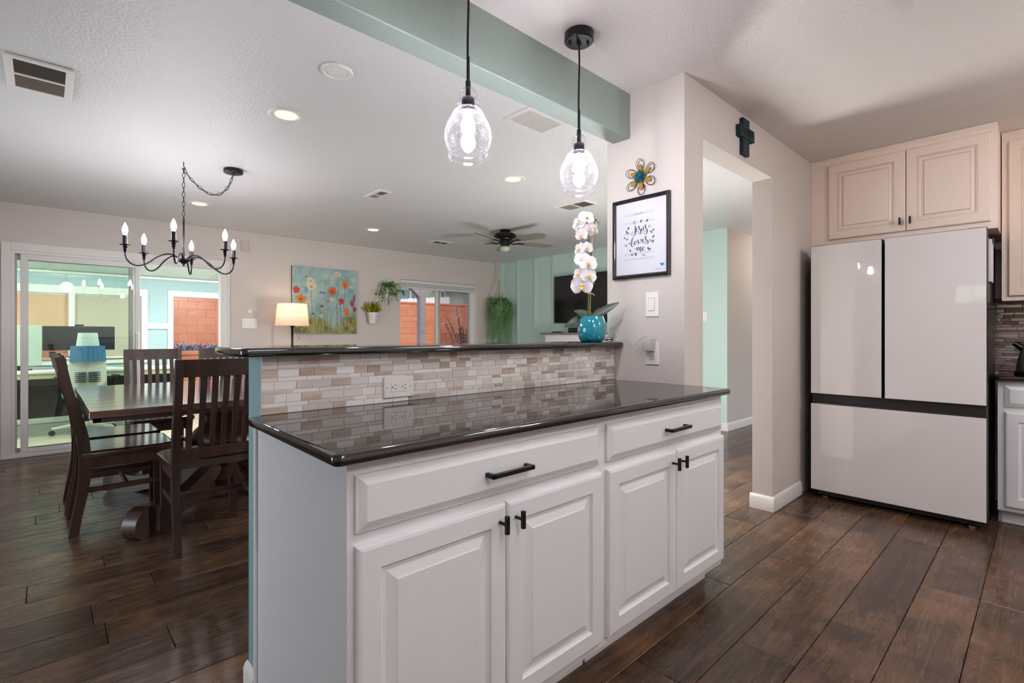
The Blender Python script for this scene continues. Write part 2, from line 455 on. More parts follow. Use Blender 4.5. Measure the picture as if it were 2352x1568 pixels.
# hall wall behind the accent wall's end
struct('wall_hall', B().box(AX1 + .0015, 9.6, 2.601, 2.72, 0, 2.5), M_BEIGE, label='pale hall wall past the end of the aqua wall')
struct('wall_hall_end', B().box(9.5, 9.6, 1.2, 2.62, 0, 2.5), M_BEIGE)
bb = lambda pts, a0, a1, ax: None
def baseboard(name, x0, x1, y0, y1, side, h=.095, t=.013):
    """side: which face the board stands proud of"""
    prof = [(0, 0), (t, 0), (t, h - .02), (t * .55, h - .006), (0, h)]
    b = B()
    if side == '-y': b.prism([(y0 - p, z) for p, z in prof], 'x', x0, x1)
    if side == '+y': b.prism([(y0 + p, z) for p, z in prof], 'x', x0, x1)
    if side == '-x': b.prism([(x0 - p, z) for p, z in prof], 'y', y0, y1)
    if side == '+x': b.prism([(x0 + p, z) for p, z in prof], 'y', y0, y1)
    return struct(name, b, M_TRIM, smooth=40)
baseboard('baseboard_hall', AX1 - .013, 9.5, 2.60, 2.60, '-y')
b = B().prism([A(1.6, 0), A(AL + .002, 0), A(AL + .002, .013), A(1.6, .013)], 'z', 0, .095)
struct('baseboard_right', b, M_TRIM)

# ---- stub wall with the picture, doorway wall
b = B()
b.box(XC, XO1, YW, 1.679, 0, 2.5)
b.box(XO2, XKB + .1, YW, YW + TW, 0, 2.5); b.box(XO1 - .001, XO2 + .001, YW, YW + TW, ZH, 2.5)
struct('wall_doorway', b, M_BEIGE, label='beige kitchen wall with open doorway and stub end')
b = B()
prof = [(0, 0), (.013, 0), (.013, .075), (.007, .089), (0, .095)]
P0, P1 = XO2, 3.99
b.loops([[(P1, YW - p, z) for p, z in prof], [(P0 - 0, YW - p, z) for p, z in prof]])
b.loops([[(P0 - p, YW - .013, z) for p, z in prof], [(P0 - p, YW + TW + .013, z) for p, z in prof]])
struct('baseboard_doorway', b, M_TRIM, smooth=40, label='white baseboard wrapping the doorway jamb beside the refrigerator')

# ---- half wall under the bar top, tiled on the kitchen side
hw = struct('wall_island', B().box(XI, XC, YT + .011, 1.760, 0, 1.0815), M_BLUEEND, label='half wall behind the worktop, teal painted end tinted with daylight blue')
b = B(); prof = [(0, 0), (.013, 0), (.013, .075), (.007, .089), (0, .095)]
b.loops([[(XI - p, YT + .045, z) for p, z in prof], [(XI - p, 1.773, z) for p, z in prof]])
struct('baseboard_island', b, M_TRIM, smooth=40)
grout = pm('pale_grout', (226, 218, 212), .9)
gb = obj('grout_bed', B().box(XI + .001, XC - .001, YT + .002, YT + .012, ZK, 1.0815), grout, hw)
T_WHITE = pm('glossy_white_glass_tile', (242, 239, 237), .08, spec=.6, coat=.4)
T_PALE = pm('pale_grey_tile', (228, 222, 218), .25, spec=.5)
T_GREY = pm('warm_grey_tile', (214, 205, 199), .3, spec=.5)
T_WOOD = wood('wood_grain_stone_tile', [(.25, (168, 147, 132)), (.5, (198, 180, 166)), (.8, (220, 206, 196))], 'x', rough=.4, stretch=12, scale=9, bmp=.15)
def tile_mesh(mat, nm='tile'):
    e, t = .0014, .0105
    rings = [[(-.5, 0, -.5), (.5, 0, -.5), (.5, 0, .5), (-.5, 0, .5)], [(-.5, -t + e, -.5), (.5, -t + e, -.5), (.5, -t + e, .5), (-.5, -t + e, .5)],
             [(-.47, -t, -.46), (.47, -t, -.46), (.47, -t, .46), (-.47, -t, .46)]]
    return mesh_of(nm, B().loops(rings), mat)
tms = [tile_mesh(m) for m in (T_WHITE, T_PALE, T_GREY, T_WOOD)]
hb = hw.location.copy(); z = 1.0800; row = 0
TR = random.Random(21)
while z > ZK + .004:
    h = .0245 if row % 2 == 0 else .0112
    z0 = max(ZK + .001, z - h); x = XI + .0006
    x -= 0 if row % 2 == 0 else 0
    while x < XC - .004:
        w = TR.choice((.036, .046, .05, .066, .076)) if row % 2 == 0 else TR.choice((.045, .052, .07, .085, .09))
        x1 = min(XC - .0006, x + w)
        if XC - x1 < .014: x1 = XC - .0006
        k = TR.choices((0, 1, 2, 3), (30, 26, 20, 24))[0]
        inst('tile', tms[k], Vector(((x + x1) / 2, YT + .010, (z + z0) / 2)) - hb, hw, (x1 - x - .0018, 1, z - z0))
        x = x1
    z = z0 - .0019; row += 1

# ---- kitchen walls out of view
b = B()
for y0, y1, z0, z1 in ((YSOUTH, -.35, 0, 2.5), (-.35, 1.02, 0, 1.15), (-.35, 1.02, 1.95, 2.5), (1.02, 2.45, 0, 2.5), (2.45, 4.95, 2.03, 2.5), (4.95, YL + .13, 0, 2.5)):
    b.box(XWEST - .13, XWEST, y0, y1, z0, z1)
struct('wall_left', b, M_BEIGE)
wt = thing('door_2', 'added unseen glass patio door for daylight on the dining room side wall', 'door', (XWEST - .06, 3.7, 0), kind='structure')  # door added out of view as the source of the left daylight
b = B()
for y0, y1, z0, z1 in ((2.45, 2.53, 0, 2.03), (4.87, 4.95, 0, 2.03), (3.66, 3.74, .06, 1.97), (2.53, 4.87, 0, .06), (2.53, 4.87, 1.97, 2.03)): b.box(XWEST - .1, XWEST - .02, y0, y1, z0, z1)
obj('door_frame', b, M_TRIM, wt); obj('pane', B().box(XWEST - .062, XWEST - .058, 2.53, 4.87, .06, 1.97), M_PANE, wt)
struct('wall_front', B().box(XWEST, XKB + .1, YSOUTH - .13, YSOUTH, 0, 2.5), M_BEIGE)
kb = struct('wall_kitchen', B().box(XKB, XKB + .12, YSOUTH, YW, 0, 2.5), M_BEIGE, label='kitchen wall behind refrigerator and corner cabinets')
# ---- window over the sink with its scrolled iron grille (mirrored in the refrigerator glass)
wt = thing('window_2', 'white kitchen window with scrolled iron grille', 'window', (XWEST - .065, .335, 1.15), kind='structure')
b = B()
for y0, y1, z0, z1 in ((-.35, 1.02, 1.15, 1.19), (-.35, 1.02, 1.91, 1.95), (-.35, -.31, 1.19, 1.91), (.98, 1.02, 1.19, 1.91), (.30, .36, 1.19, 1.91)):
    b.box(XWEST - .1, XWEST - .04, y0, y1, z0, z1)
obj('window_frame', b, M_TRIM, wt)
obj('pane', B().box(XWEST - .072, XWEST - .068, -.31, .98, 1.19, 1.91), M_PANE, wt)
b = B()
for y in (-.2, .05, .55, .8): b.tube([(XWEST - .2, y, 1.17), (XWEST - .2, y, 1.93)], .010, 6)
for yc in (.675, -.075):
    for sy in (-1, 1):
        for sz in (-1, 1):
            pts = []
            for i in range(26):
                t = i / 25; a = t * 3.4 * PI; r = .085 * (1 - .8 * t)
                pts.append((XWEST - .2, yc + sy * (.02 + .055 + r * math.cos(a + PI)), 1.55 + sz * (.1 + r * math.sin(a))))
            b.tube(pts, .009, 5)
obj('iron_grille', b, M_BLACK, wt)

# ---- sliding door to the sunroom
dr = thing('door_1', 'white sliding glass door to the sunroom, right side open', 'door', ((DX0 + DX1) / 2, YL + .03, 0), kind='structure')
b = B()      # jamb and head trim, flush casing on the wall
for x0, x1, z0, z1 in ((DX0 - .045, DX0 + .02, 0, DZ + .0), (DX1 - .02, DX1 + .0, 0, DZ)):
    b.box(x0, x1, YL - .012, YL + .13, z0, z1, .003)
b.box(DX0 + .02, DX1 - .02, YL - .012, YL + .13, DZ - .068, DZ)
obj('door_casing', b, M_TRIM, dr)
b = B(); b.box(DX0 + .0205, DX0 + .045, YL + .0, YL + .12, .031, DZ - .0685); b.box(DX1 - .09, DX1 - .0205, YL + .0, YL + .12, .031, DZ - .0685)
b.box(DX0 + .045, DX1 - .09, YL + .0, YL + .12, 1.907, DZ - .0685)
obj('door_frame', b, M_TRIM, dr)
b = B(); b.box(DX0 - .03, DX1, YL - .015, YL + .13, .0, .03, .004); b.box(DX0 + .02, DX1 - .02, YL + .03, YL + .04, .03, .045); b.box(DX0 + .02, DX1 - .02, YL + .075, YL + .085, .03, .045)
obj('threshold', b, M_TRIM, dr)
def sash(name, x0, x1, y, sl, sr, par, gl):
    b = B()
    b.box(x0, x0 + sl, y - .018, y + .018, .04, 1.907, .003); b.box(x1 - sr, x1, y - .018, y + .018, .04, 1.907, .003)
    b.box(x0 + sl, x1 - sr, y - .018, y + .018, 1.853, 1.907, .002); b.box(x0 + sl, x1 - sr, y - .018, y + .018, .04, .078, .002)
    p = obj(name, b, M_TRIM, par)
    obj('pane', B().box(x0 + sl - .004, x1 - sr + .004, y - .003, y + .003, .07, 1.86), gl, p)
    return p
sash('fixed_sash', -.201, .695, YL + .095, .012, .044, dr, M_PANEG)
sl = sash('sliding_sash', -.165, .741, YL + .035, .054, .045, dr, M_PANEG)
obj('door_handle', B().box(.70, .73, YL - .004, YL + .017, .95, 1.17, .006), M_TRIM, sl)

# ---- living room window
w1 = thing('window_1', 'white sliding window in the far beige wall', 'window', ((WX0 + WX1) / 2, YL + .07, WZ0), kind='structure')
b = B()
for x0, x1, z0, z1 in ((WX0, WX0 + .018, WZ0, WZ1), (WX1 - .10, WX1 - .02, WZ0, WZ1), (WX0 + .018, WX1 - .10, WZ0, WZ0 + .04), (WX0 + .018, WX1 - .10, WZ1 - .04, WZ1)):
    b.box(x0, x1, YL + .05, YL + .12, z0, z1, .003)
obj('window_frame', b, M_TRIM, w1)
b = B(); b.box(WX1 - .02, WX1, YL - .004, YL + .12, WZ0, WZ1); b.box(WX0 - .0, WX1, YL - .004, YL + .12, WZ0 - .02, WZ0 - .0005)
obj('window_sill', b, M_TRIM, w1)
s1 = obj('sash', B().box(4.515, 4.565, YL + .055, YL + .085, WZ0 + .04, WZ1 - .04, .003), M_TRIM, w1)
obj('latch', B().box(4.52, 4.54, YL + .04, YL + .055, 1.28, 1.34, .003), M_TRIM, s1)
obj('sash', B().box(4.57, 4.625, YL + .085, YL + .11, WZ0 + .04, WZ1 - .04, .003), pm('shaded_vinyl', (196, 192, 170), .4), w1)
obj('pane', B().box(WX0 + .018, 4.53, YL + .068, YL + .072, WZ0 + .04, WZ1 - .04), M_PANE, w1)
obj('pane', B().box(4.6, WX1 - .1, YL + .098, YL + .102, WZ0 + .04, WZ1 - .04), glass('screened_glass', (228, 228, 234), 1.6), w1)
wb_ = thing('window_blind', 'raised white cellular blind at the top of the living room window', 'blind', ((WX0 + WX1) / 2, YL + .03, 1.845))
obj('head_rail', B().box(WX0 + .005, WX1 - .025, YL + .005, YL + .05, 1.93, WZ1 - .003, .006), M_TRIM, wb_)
bl = pm('grey_blind_cloth', (205, 210, 208), .7)
for i in range(5):
    z = 1.868 + i * .0125
    obj('cell', B().prism([(YL + .012, z), (YL + .045, z), (YL + .05, z + .006), (YL + .045, z + .0122), (YL + .012, z + .0122), (YL + .006, z + .006)], 'x', WX0 + .008, WX1 - .028), bl, wb_)
obj('bottom_rail', B().box(WX0 + .006, WX1 - .026, YL + .006, YL + .05, 1.845, 1.867, .004), M_TRIM, wb_)
# ================================================================== KITCHEN
DOOR_RINGS = [(0, 0), (0, -.011), (.004, -.0165), (.011, -.0185), (.056, -.0185), (.058, -.012), (.064, -.009), (.072, -.009), (.094, -.0155), (.098, -.0175)]
DRAWER_RINGS = [(0, 0), (0, -.009), (.006, -.011), (.020, -.0175), (.023, -.0185)]
GLAZED_RINGS = [(0, 0), (0, -.012), (.005, -.0175), (.058, -.0175), (.0595, -.0155), (.066, -.0155), (.0675, -.013), (.076, -.010), (.090, -.0135), (.0915, -.0125), (.094, -.0155)]
def panel_mesh(name, w, h, rings, mat, mat2=None, glaze=()):
    bm = bmesh.new(); prev = None
    for i, (ins, y) in enumerate(rings):
        q = [bm.verts.new(p) for p in ((-w/2 + ins, y, -h/2 + ins), (w/2 - ins, y, -h/2 + ins), (w/2 - ins, y, h/2 - ins), (-w/2 + ins, y, h/2 - ins))]
        if prev is None: bm.faces.new(q[::-1])
        else:
            for k in range(4):
                f = bm.faces.new((prev[k], prev[(k + 1) % 4], q[(k + 1) % 4], q[k]))
                if i in glaze: f.material_index = 1
        prev = q
    bm.faces.new(prev)
    bmesh.ops.recalc_face_normals(bm, faces=bm.faces)
    me = bpy.data.meshes.new(name); bm.to_mesh(me); bm.free(); me.materials.append(mat)
    if mat2: me.materials.append(mat2)
    return me
def place(name, me, loc, parent, rotz=0.0):
    """world loc; parents are unrotated empties"""
    base = Vector((0, 0, 0)); q = parent
    while q is not None: base += q.location; q = q.parent
    o = bpy.data.objects.new(name, me); COL.objects.link(o); o.parent = parent; o.location = Vector(loc) - base
    o.rotation_euler = (0, 0, rotz)
    return o
def pull_mesh(w):
    b = B(); b.box(-w/2, w/2, -.034, -.022, -.006, .006, .001)
    for s in (-1, 1): b.box(s * w/2, s * (w/2 - .012), -.034, .0, -.006, .006, .001)
    return mesh_of('bar_pull', b, M_BLACK)
def knob_mesh(h=.049):
    b = B(); b.box(-.0055, .0055, -.036, -.025, -h/2, h/2, .001); b.tube([(0, 0, 0), (0, -.028, 0)], .0045, 8)
    return mesh_of('tee_knob', b, M_BLACK)
PULL, KNOB = pull_mesh(.155), knob_mesh()
YF = 1.0345                                   # face frame of the island cabinets
def island_unit(x0, x1, drawer, doors, knobs, pull, label):
    t = thing('base_cabinet', label, 'cabinet', ((x0 + x1) / 2, 1.3, 0), 'island base cabinets')
    b = B()
    b.box(x0 + .002, x1 - .002, YF + .02, YT + .006, .10, .874); b.box(x0 + .002, x1 - .002, YF + .09, YT + .006, 0, .10)
    obj('carcass', b, M_CAB, t)
    b = B()
    d0, d1 = drawer
    b.box(x0, d0 + .02, YF, YF + .02, .088, .874); b.box(d1 - .02, x1, YF, YF + .02, .088, .874)
    for z0, z1 in ((.83, .874), (.665, .735), (.088, .135)): b.box(d0 + .02, d1 - .02, YF, YF + .02, z0, z1)
    b.box(doors[0][1] - .03, doors[1][0] + .03, YF, YF + .02, .135, .665)
    obj('face_frame', b, M_CAB, t)
    obj('toe_board', B().box(x0 + .002, x1 - .012, 1.106, 1.118, 0, .092), M_CAB, t)
    w, h = d1 - d0, .127
    d = place('drawer', panel_mesh('drawer', w, h, DRAWER_RINGS, M_CAB), ((d0 + d1) / 2, YF - .0005, .7785), t)
    place('handle', PULL, (pull, YF - .019, .777), d); 
    for (a, c), kx in zip(doors, knobs):
        d = place('door', panel_mesh('door', c - a, .572, DOOR_RINGS, M_CAB), ((a + c) / 2, YF - .0005, .400), t)
        place('knob', KNOB, (kx, YF - .019, .639), d)
    return t
island_unit(.489, 1.383, (.494, 1.3585), ((.494, .9305), (.935, 1.368)), (.904, .964), .930, 'white raised panel base cabinet at the free end of the island')
island_unit(1.383, 2.297, (1.404, 2.278), ((1.404, 1.855), (1.860, 2.291)), (1.822, 1.883), 1.842, 'white raised panel base cabinet beside the doorway end of the island')
ep = thing('end_panel', 'plain white end panel closing the free side of the island cabinets', 'panel', (.484, 1.35, 0))
obj('side_sheet', B().box(.478, .489, YF, YT + .030, 0, .874), M_CAB, ep)
obj('scribe_moulding', B().box(.471, .478, YT + .022, YT + .043, 0, .874, .002), M_TRIM, ep)
# worktop and bar top: rounded black granite slabs
def slab(name, poly, z0, z1, r, label, notch=None):
    """bullnosed slab over a convex outline"""
    P = [Vector((p[0], p[1])) for p in poly]; n = len(P)
    c = sum(P, Vector((0, 0))) / n
    def rounded(rad, ins):
        out = []
        for i in range(n):
            a, p, d = P[i - 1], P[i], P[(i + 1) % n]
            u = (a - p).normalized(); v = (d - p).normalized(); bis = (u + v).normalized()
            ang = u.angle(v); rr = max(rad[i], ins + .0005)
            o = p + bis * (rr / math.sin(ang / 2))
            s0 = math.atan2(*((p + u * (rr / math.tan(ang/2)) - o).yx)); s1 = math.atan2(*((p + v * (rr / math.tan(ang/2)) - o).yx))
            while s1 - s0 > PI: s1 -= 2 * PI
            while s1 - s0 < -PI: s1 += 2 * PI
            for k in range(7):
                t = s0 + (s1 - s0) * k / 6; out.append(o + Vector((math.cos(t), math.sin(t))) * (rr - ins))
        return out
    rad = [p[2] for p in poly]; rings = []
    for k in range(7):
        t = PI / 2 * k / 6; ins = r * (1 - math.sin(t)); zz = z0 + r * (1 - math.cos(t)); rings.append([(q.x, q.y, zz) for q in rounded(rad, ins)])
    for k in range(7):
        t = PI / 2 * k / 6; ins = r * (1 - math.cos(t)); zz = z1 - r + r * math.sin(t); rings.append([(q.x, q.y, zz) for q in rounded(rad, ins)])
    return tag(flat_top(obj(name, B().loops(rings), M_GRANITE, smooth=35)), label, 'countertop')
slab('countertop', [(.442, 1.6315, .012), (.430, .987, .022), (2.297, .987, .012), (2.297, 1.2175, .002), (2.2985, 1.6305, .002)], .875, ZK, .011, 'glossy black granite worktop on the island cabinets')
slab('bar_top', [(.412, 1.90, .02), (.412, 1.572, .02), (2.298, 1.572, .004), (2.298, 1.90, .004)], 1.0825, ZBAR, .011, 'narrow black granite bar top on the tiled half wall')

# ---- outlets and switches
def duplex(b, cx, cz, fn, horizontal=False):
    """slots of one receptacle pair"""
    for s in (-1, 1):
        for (dx, dz, w, h) in ((-.0065, .004, .002, .0075), (.0065, .004, .002, .0065)):
            x, z = dx, s * .0195 + dz
            if horizontal: x, z, w, h = s * .0195 + dz, dx, h, w
            fn(b, cx + x, cz + z, w, h)
        x, z = 0, s * .0195 - .0085
        if horizontal: x, z = s * .0195 - .0085, 0
        fn(b, cx + x, cz + z, .0045, .0045)
# horizontal outlet in the tile
ot = thing('wall_outlet', 'white horizontal outlet plate set in the mosaic tile', 'outlet', (.951, YT, .918), 'electric plates')
obj('cover_plate', B().box(.889, 1.013, YT - .0075, YT + .001, .9185, .9965, .003), M_WHITEPL, ot)
obj('receptacle', B().box(.918, .985, YT - .0095, YT - .007, .9405, .9745, .0008), M_WHITEPL, ot)
duplex(None, .9515, .9575, lambda b, x, z, w, h: obj('slot', B().box(x - w/2, x + w/2, YT - .0098, YT - .009, z - h/2, z + h/2), M_OUTSLOT, ot), True)
for x in (.903, 1.0): obj('screw', B().lathe([(.0028, -.0009), (.0028, .0003)], (x, YT - .0075, .9575), 10, 'y'), pm('screw_metal', (190, 188, 185), .3, metal=.6), ot)
def x_plate(name, label, y0, y1, z0, z1, X, cat, grp):
    t = thing(name, label, cat, (X, (y0 + y1) / 2, z0), grp)
    obj('cover_plate', B().box(X - .007, X + .001, y0, y1, z0, z1, .002), M_WHITEPL, t)
    return t
sw = x_plate('light_switch', 'white rocker switch below the framed print', 1.356, 1.432, 1.242, 1.368, XC, 'switch', 'electric plates')
obj('rocker', B().prism([(XC - .007, 1.273), (XC - .0125, 1.274), (XC - .008, 1.337), (XC - .007, 1.338)], 'y', 1.379, 1.411), M_WHITEPL, sw)
obj('rocker_frame', B().box(XC - .0078, XC - .0065, 1.376, 1.414, 1.270, 1.341), pm('switch_shadow', (205, 203, 200), .5), sw)
ou = x_plate('wall_outlet', 'white upright outlet beside the bar top with a charger in it', 1.356, 1.432, .994, 1.1135, XC, 'outlet', 'electric plates')
obj('receptacle', B().box(XC - .0095, XC - .0065, 1.377, 1.411, 1.02, 1.088, .0008), pm('ivory_plastic', (226, 214, 204), .35), ou)
duplex(None, 1.394, 1.0535, lambda b, y, z, w, h: obj('slot', B().box(XC - .0099, XC - .009, y - w/2, y + w/2, z - h/2, z + h/2), M_OUTSLOT, ou))
hs = x_plate('light_switch', 'small rocker switch on the aqua wall seen through the doorway', 2.84, 2.905, 1.31, 1.43, 5.928, 'switch', 'electric plates')
obj('rocker', B().box(5.914, 5.923, 2.86, 2.885, 1.335, 1.40, .001), M_WHITEPL, hs)
# charger and its lead
ch = thing('phone_charger', 'grey plug-in charger with thin cable in the upright outlet', 'charger', (XC - .03, 1.40, 1.06))
obj('charger_body', B().box(XC - .050, XC - .0098, 1.375, 1.425, 1.064, 1.131, .005, 2), pm('grey_plastic', (190, 184, 184), .45), ch, 40)
cable = spline([(XC - .03, 1.400, 1.128), (XC - .03, 1.418, 1.138), (XC - .028, 1.455, 1.120), (XC - .028, 1.485, 1.092), (XC - .03, 1.505, 1.090), (XC - .02, 1.535, 1.118), (XC - .03, 1.56, 1.1155), (XC - .05, 1.60, 1.1125), (XC - .06, 1.625, 1.1125)], 8)
obj('cable', B().tube(cable, .0014, 6), pm('grey_cable', (158, 152, 150), .5), ch, 60)
# coil of black and white lead on the bar top
cc = thing('cable_coil', 'small coil of black and white cable beside the teal pot', 'cable', (XC - .062, 1.640, ZBAR))
def coil(c, r, n, turns, ph, tilt):
    pts = []
    for i in range(n):
        a = 2 * PI * turns * i / n + ph
        pts.append((c[0] + r * math.cos(a) * .8, c[1] + r * math.sin(a), c[2] + tilt * math.sin(a * .5 + ph) + .004 * i / n))
    return pts
obj('white_loops', B().tube(coil((XC - .062, 1.640, ZBAR + .011), .030, 70, 3, 0, .007), .0028, 6), M_WHITEPL, cc, 60)
obj('black_loops', B().tube(coil((XC - .058, 1.632, ZBAR + .013), .025, 60, 3, 1.1, .009), .0022, 6), M_BLACK, cc, 60)

# ---- refrigerator
FX, FY0, FY1 = 3.963, .2346, 1.1437
FM_BODY = pm('charcoal_fridge_steel', (58, 54, 54), .3, metal=.6)
FM_GLASS = pm('cream_glass_panel', (226, 222, 221), .02, spec=.9, coat=1.0); FM_GLASS.node_tree.nodes['Principled BSDF'].inputs['Coat Roughness'].default_value = .004
FM_EDGE = pm('dark_fridge_edge', (34, 28, 28), .4)
fr = thing('refrigerator', 'white glass french door refrigerator with dark trim beside the doorway', 'refrigerator', (4.36, (FY0 + FY1) / 2, 0))
obj('body', B().box(FX + .075, 4.74, FY0 + .006, FY1 - .006, .035, 1.745, .006), FM_BODY, fr)
def fr_panel(nm, y0, y1, z0, z1):
    d = obj(nm, B().box(FX + .004, FX + .068, y0, y1, z0, z1, .003), FM_EDGE, fr)
    obj('glass_panel', B().box(FX, FX + .006, y0 + .003, y1 - .003, z0 + .003, z1 - .003, .0015), FM_GLASS, d)
    return d
GM = .724                                            # door split seen on the front
fr_panel('door', GM + .006, FY1, .735, 1.772); fr_panel('door', FY0, GM - .006, .735, 1.772)
fr_panel('freezer_drawer', FY0, FY1, .0595, .668)
obj('grip_channel', B().box(FX + .03, FX + .078, FY0 + .004, FY1 - .004, .660, .745), FM_EDGE, fr)
obj('grip_lip', B().box(FX + .012, FX + .034, FY0 + .03, FY1 - .03, .664, .676, .003), pm('satin_dark_metal', (80, 74, 74), .25, metal=.7), fr)
for y in (FY0 + .05, FY1 - .05): obj('hinge_cover', B().box(FX + .02, FX + .14, y - .04, y + .04, 1.745, 1.776, .006), FM_BODY, fr)
obj('kick_grille', B().box(FX + .06, FX + .09, FY0 + .03, FY1 - .03, .02, .06), FM_EDGE, fr)
for y in (FY0 + .07, FY1 - .07): obj('foot', B().lathe([(.022, 0), (.022, .012), (.012, .016), (.012, .04)], (FX + .085, y, 0), 14), pm('steel', (150, 146, 142), .25, metal=.9), fr, 40)
for y in (FY0 + .07, FY1 - .07): obj('foot', B().lathe([(.022, 0), (.022, .012), (.012, .016), (.012, .04)], (4.66, y, 0), 14), MATS['steel'], fr, 40)
nt_ = thing('hanging_notepad', 'white paper pad hanging on the dark side of the refrigerator', 'notepad', (4.20, FY0 - .004, 1.46))
obj('paper_sheet', B().box(4.12, 4.27, FY0 - .010, FY0 + .0055, 1.465, 1.72, .002), pm('paper_white', (225, 222, 226), .7), nt_)
obj('clip', B().box(4.16, 4.23, FY0 - .014, FY0 - .009, 1.70, 1.735, .002), M_BLACK, nt_)

# ---- cabinet above the refrigerator, facing -X
def upper_unit(label, xf, y0, y1, z0, z1, doors, knobs, xback, side=True):
    t = thing('wall_cabinet', label, 'cabinet', ((xf + xback) / 2, (y0 + y1) / 2, z0), 'antique white wall cabinets')
    obj('carcass', B().box(xf + .02, xback, y0, y1, z0, z1 - .002), M_CABUP, t)
    obj('face_frame', B().box(xf, xf + .02, y0, y1, z0, z1 - .002), M_CABUP, t)
    cr = [(0, -.045), (-.008, -.045), (-.010, -.034), (-.022, -.014), (-.026, -.010), (-.026, -.0015), (0, -.0015)]
    b = B(); b.prism([(xf + p, z1 + q) for p, q in cr], 'y', y0 - (.024 if side else 0), y1)
    if side: b.prism([(y0 + p, z1 + q) for p, q in cr], 'x', xf - .022, xback)
    obj('crown_moulding', b, M_CABUP, t)
    for (a, c, dz0, dz1), ky in zip(doors, knobs):
        d = place('door', panel_mesh('door', c - a, dz1 - dz0, GLAZED_RINGS, M_CABUP, M_GLAZE, (4, 6, 9)), (xf - .0005, (a + c) / 2, (dz0 + dz1) / 2), t, -PI / 2)
        if ky is not None: inst('knob', KNOB, ((a + c) / 2 - ky, -.0175, dz0 + .065 - (dz0 + dz1) / 2), d)
    return t
XU = 4.238
upper_unit('antique white cabinet with two raised panel doors above the refrigerator', XU, .204, YW - .001, 1.800, CE, ((.234, .645, 1.845, 2.385), (.650, 1.10, 1.845, 2.385)), (.620, .675), XKB, False)
obj_f = upper_unit('antique white wall cabinet above the glass tile backsplash', 4.512, -1.2, .1985, 1.366, CE, ((-.29, .168, 1.395, 2.38), (-.76, -.30, 1.395, 2.38)), (None, None), XKB, False)

# ---- right base cabinet, granite, dark glass tile, kettle
t = thing('base_cabinet', 'white base cabinet in the corner right of the refrigerator', 'cabinet', (4.5, -.5, 0), 'corner base cabinets')
XB = 4.232
b = B(); b.box(XB + .02, XKB, -1.2, .204, .10, .871); b.box(XB + .075, XKB, -1.2, .204, 0, .10); obj('carcass', b, M_CAB, t)
obj('face_frame', B().box(XB, XB + .02, -1.2, .204, .088, .871), M_CAB, t)
obj('toe_board', B().box(XB + .062, XB + .075, -1.2, .190, 0, .092), M_CAB, t)
obj('shoe_moulding', B().box(XB + .05, XB + .062, -1.2, .190, 0, .018, .004), M_CAB, t)
for a, c in ((-.30, .172), (-.78, -.305)):
    d = place('drawer', panel_mesh('drawer', c - a, .125, DRAWER_RINGS, M_CAB), (XB - .0005, (a + c) / 2, .78), t, -PI / 2)
    d = place('door', panel_mesh('door', c - a, .572, DOOR_RINGS, M_CAB), (XB - .0005, (a + c) / 2, .40), t, -PI / 2)
slab('countertop', [(4.188, -1.2, .003), (4.829, -1.2, .003), (4.829, .224, .003), (4.188, .224, .03)], .872, .90, .011, 'short black granite worktop holding the kettle')
GT1 = pm('dark_glass_tile', (124, 106, 100), .05, spec=1.0, coat=.9); GT2 = pm('taupe_glass_tile', (164, 144, 136), .06, spec=.9, coat=.9)
GT3 = pm('silver_mosaic_tile', (206, 198, 196), .12, metal=.6)
gms = [tile_mesh(m, 'glass_tile') for m in (GT1, GT2, GT3)]
kbb = kb.location.copy()
gro = obj('grout_bed', B().box(XKB - .004, XKB - .0002, -1.2, .62, .90, 1.40), pm('dark_grout', (132, 118, 112), .9), kb)
z = .902; row = 0
while z < 1.36:
    h = TR.choice((.011, .016, .022)); y = .45 + TR.uniform(0, .1)
    h = min(h, 1.364 - z)
    while y > -.42:
        w = TR.choice((.05, .075, .1, .13)); k = TR.choices((0, 1, 2), (5, 4, 3))[0]
        inst('glass_tile', gms[k], Vector((XKB - .004, y - w/2, z + h/2)) - kbb, kb, (w - .0018, 1, h - .0018), (0, 0, -PI/2)); y -= w
    z += h
# kettle: cone body, black base, spout, lid and handle
kx, ky_ = 4.50, .045
kt = thing('electric_kettle', 'grey metal kettle with black spout on the corner worktop', 'kettle', (kx, ky_, .90))
KM = pm('grey_kettle_enamel', (128, 120, 116), .3, metal=.5)
obj('base', B().lathe([(.098, 0), (.1, .006), (.094, .016), (.088, .02)], (kx, ky_, .90), 28), M_BLACK, kt, 40)
obj('body', B().lathe([(.088, .02), (.09, .03), (.084, .08), (.071, .14), (.058, .185), (.05, .2)], (kx, ky_, .90), 28), KM, kt, 40)
obj('lid', B().lathe([(.05, .2), (.045, .208), (.025, .216), (.012, .218), (.012, .232), (.016, .238), (.0, .243)], (kx, ky_, .90), 24), M_BLACK, kt, 40)
obj('spout', B().tube([(kx, ky_ + .045, .90 + .155), (kx, ky_ + .075, .90 + .178), (kx, ky_ + .098, .90 + .196)], [.026, .02, .015], 12), pm('black_gloss', (16, 15, 15), .12), kt, 50)
obj('handle', B().tube(spline([(kx, ky_ - .05, 1.095), (kx, ky_ - .10, 1.11), (kx, ky_ - .125, 1.05), (kx, ky_ - .115, .975), (kx, ky_ - .085, .945)], 6), .011, 8), M_BLACK, kt, 50)

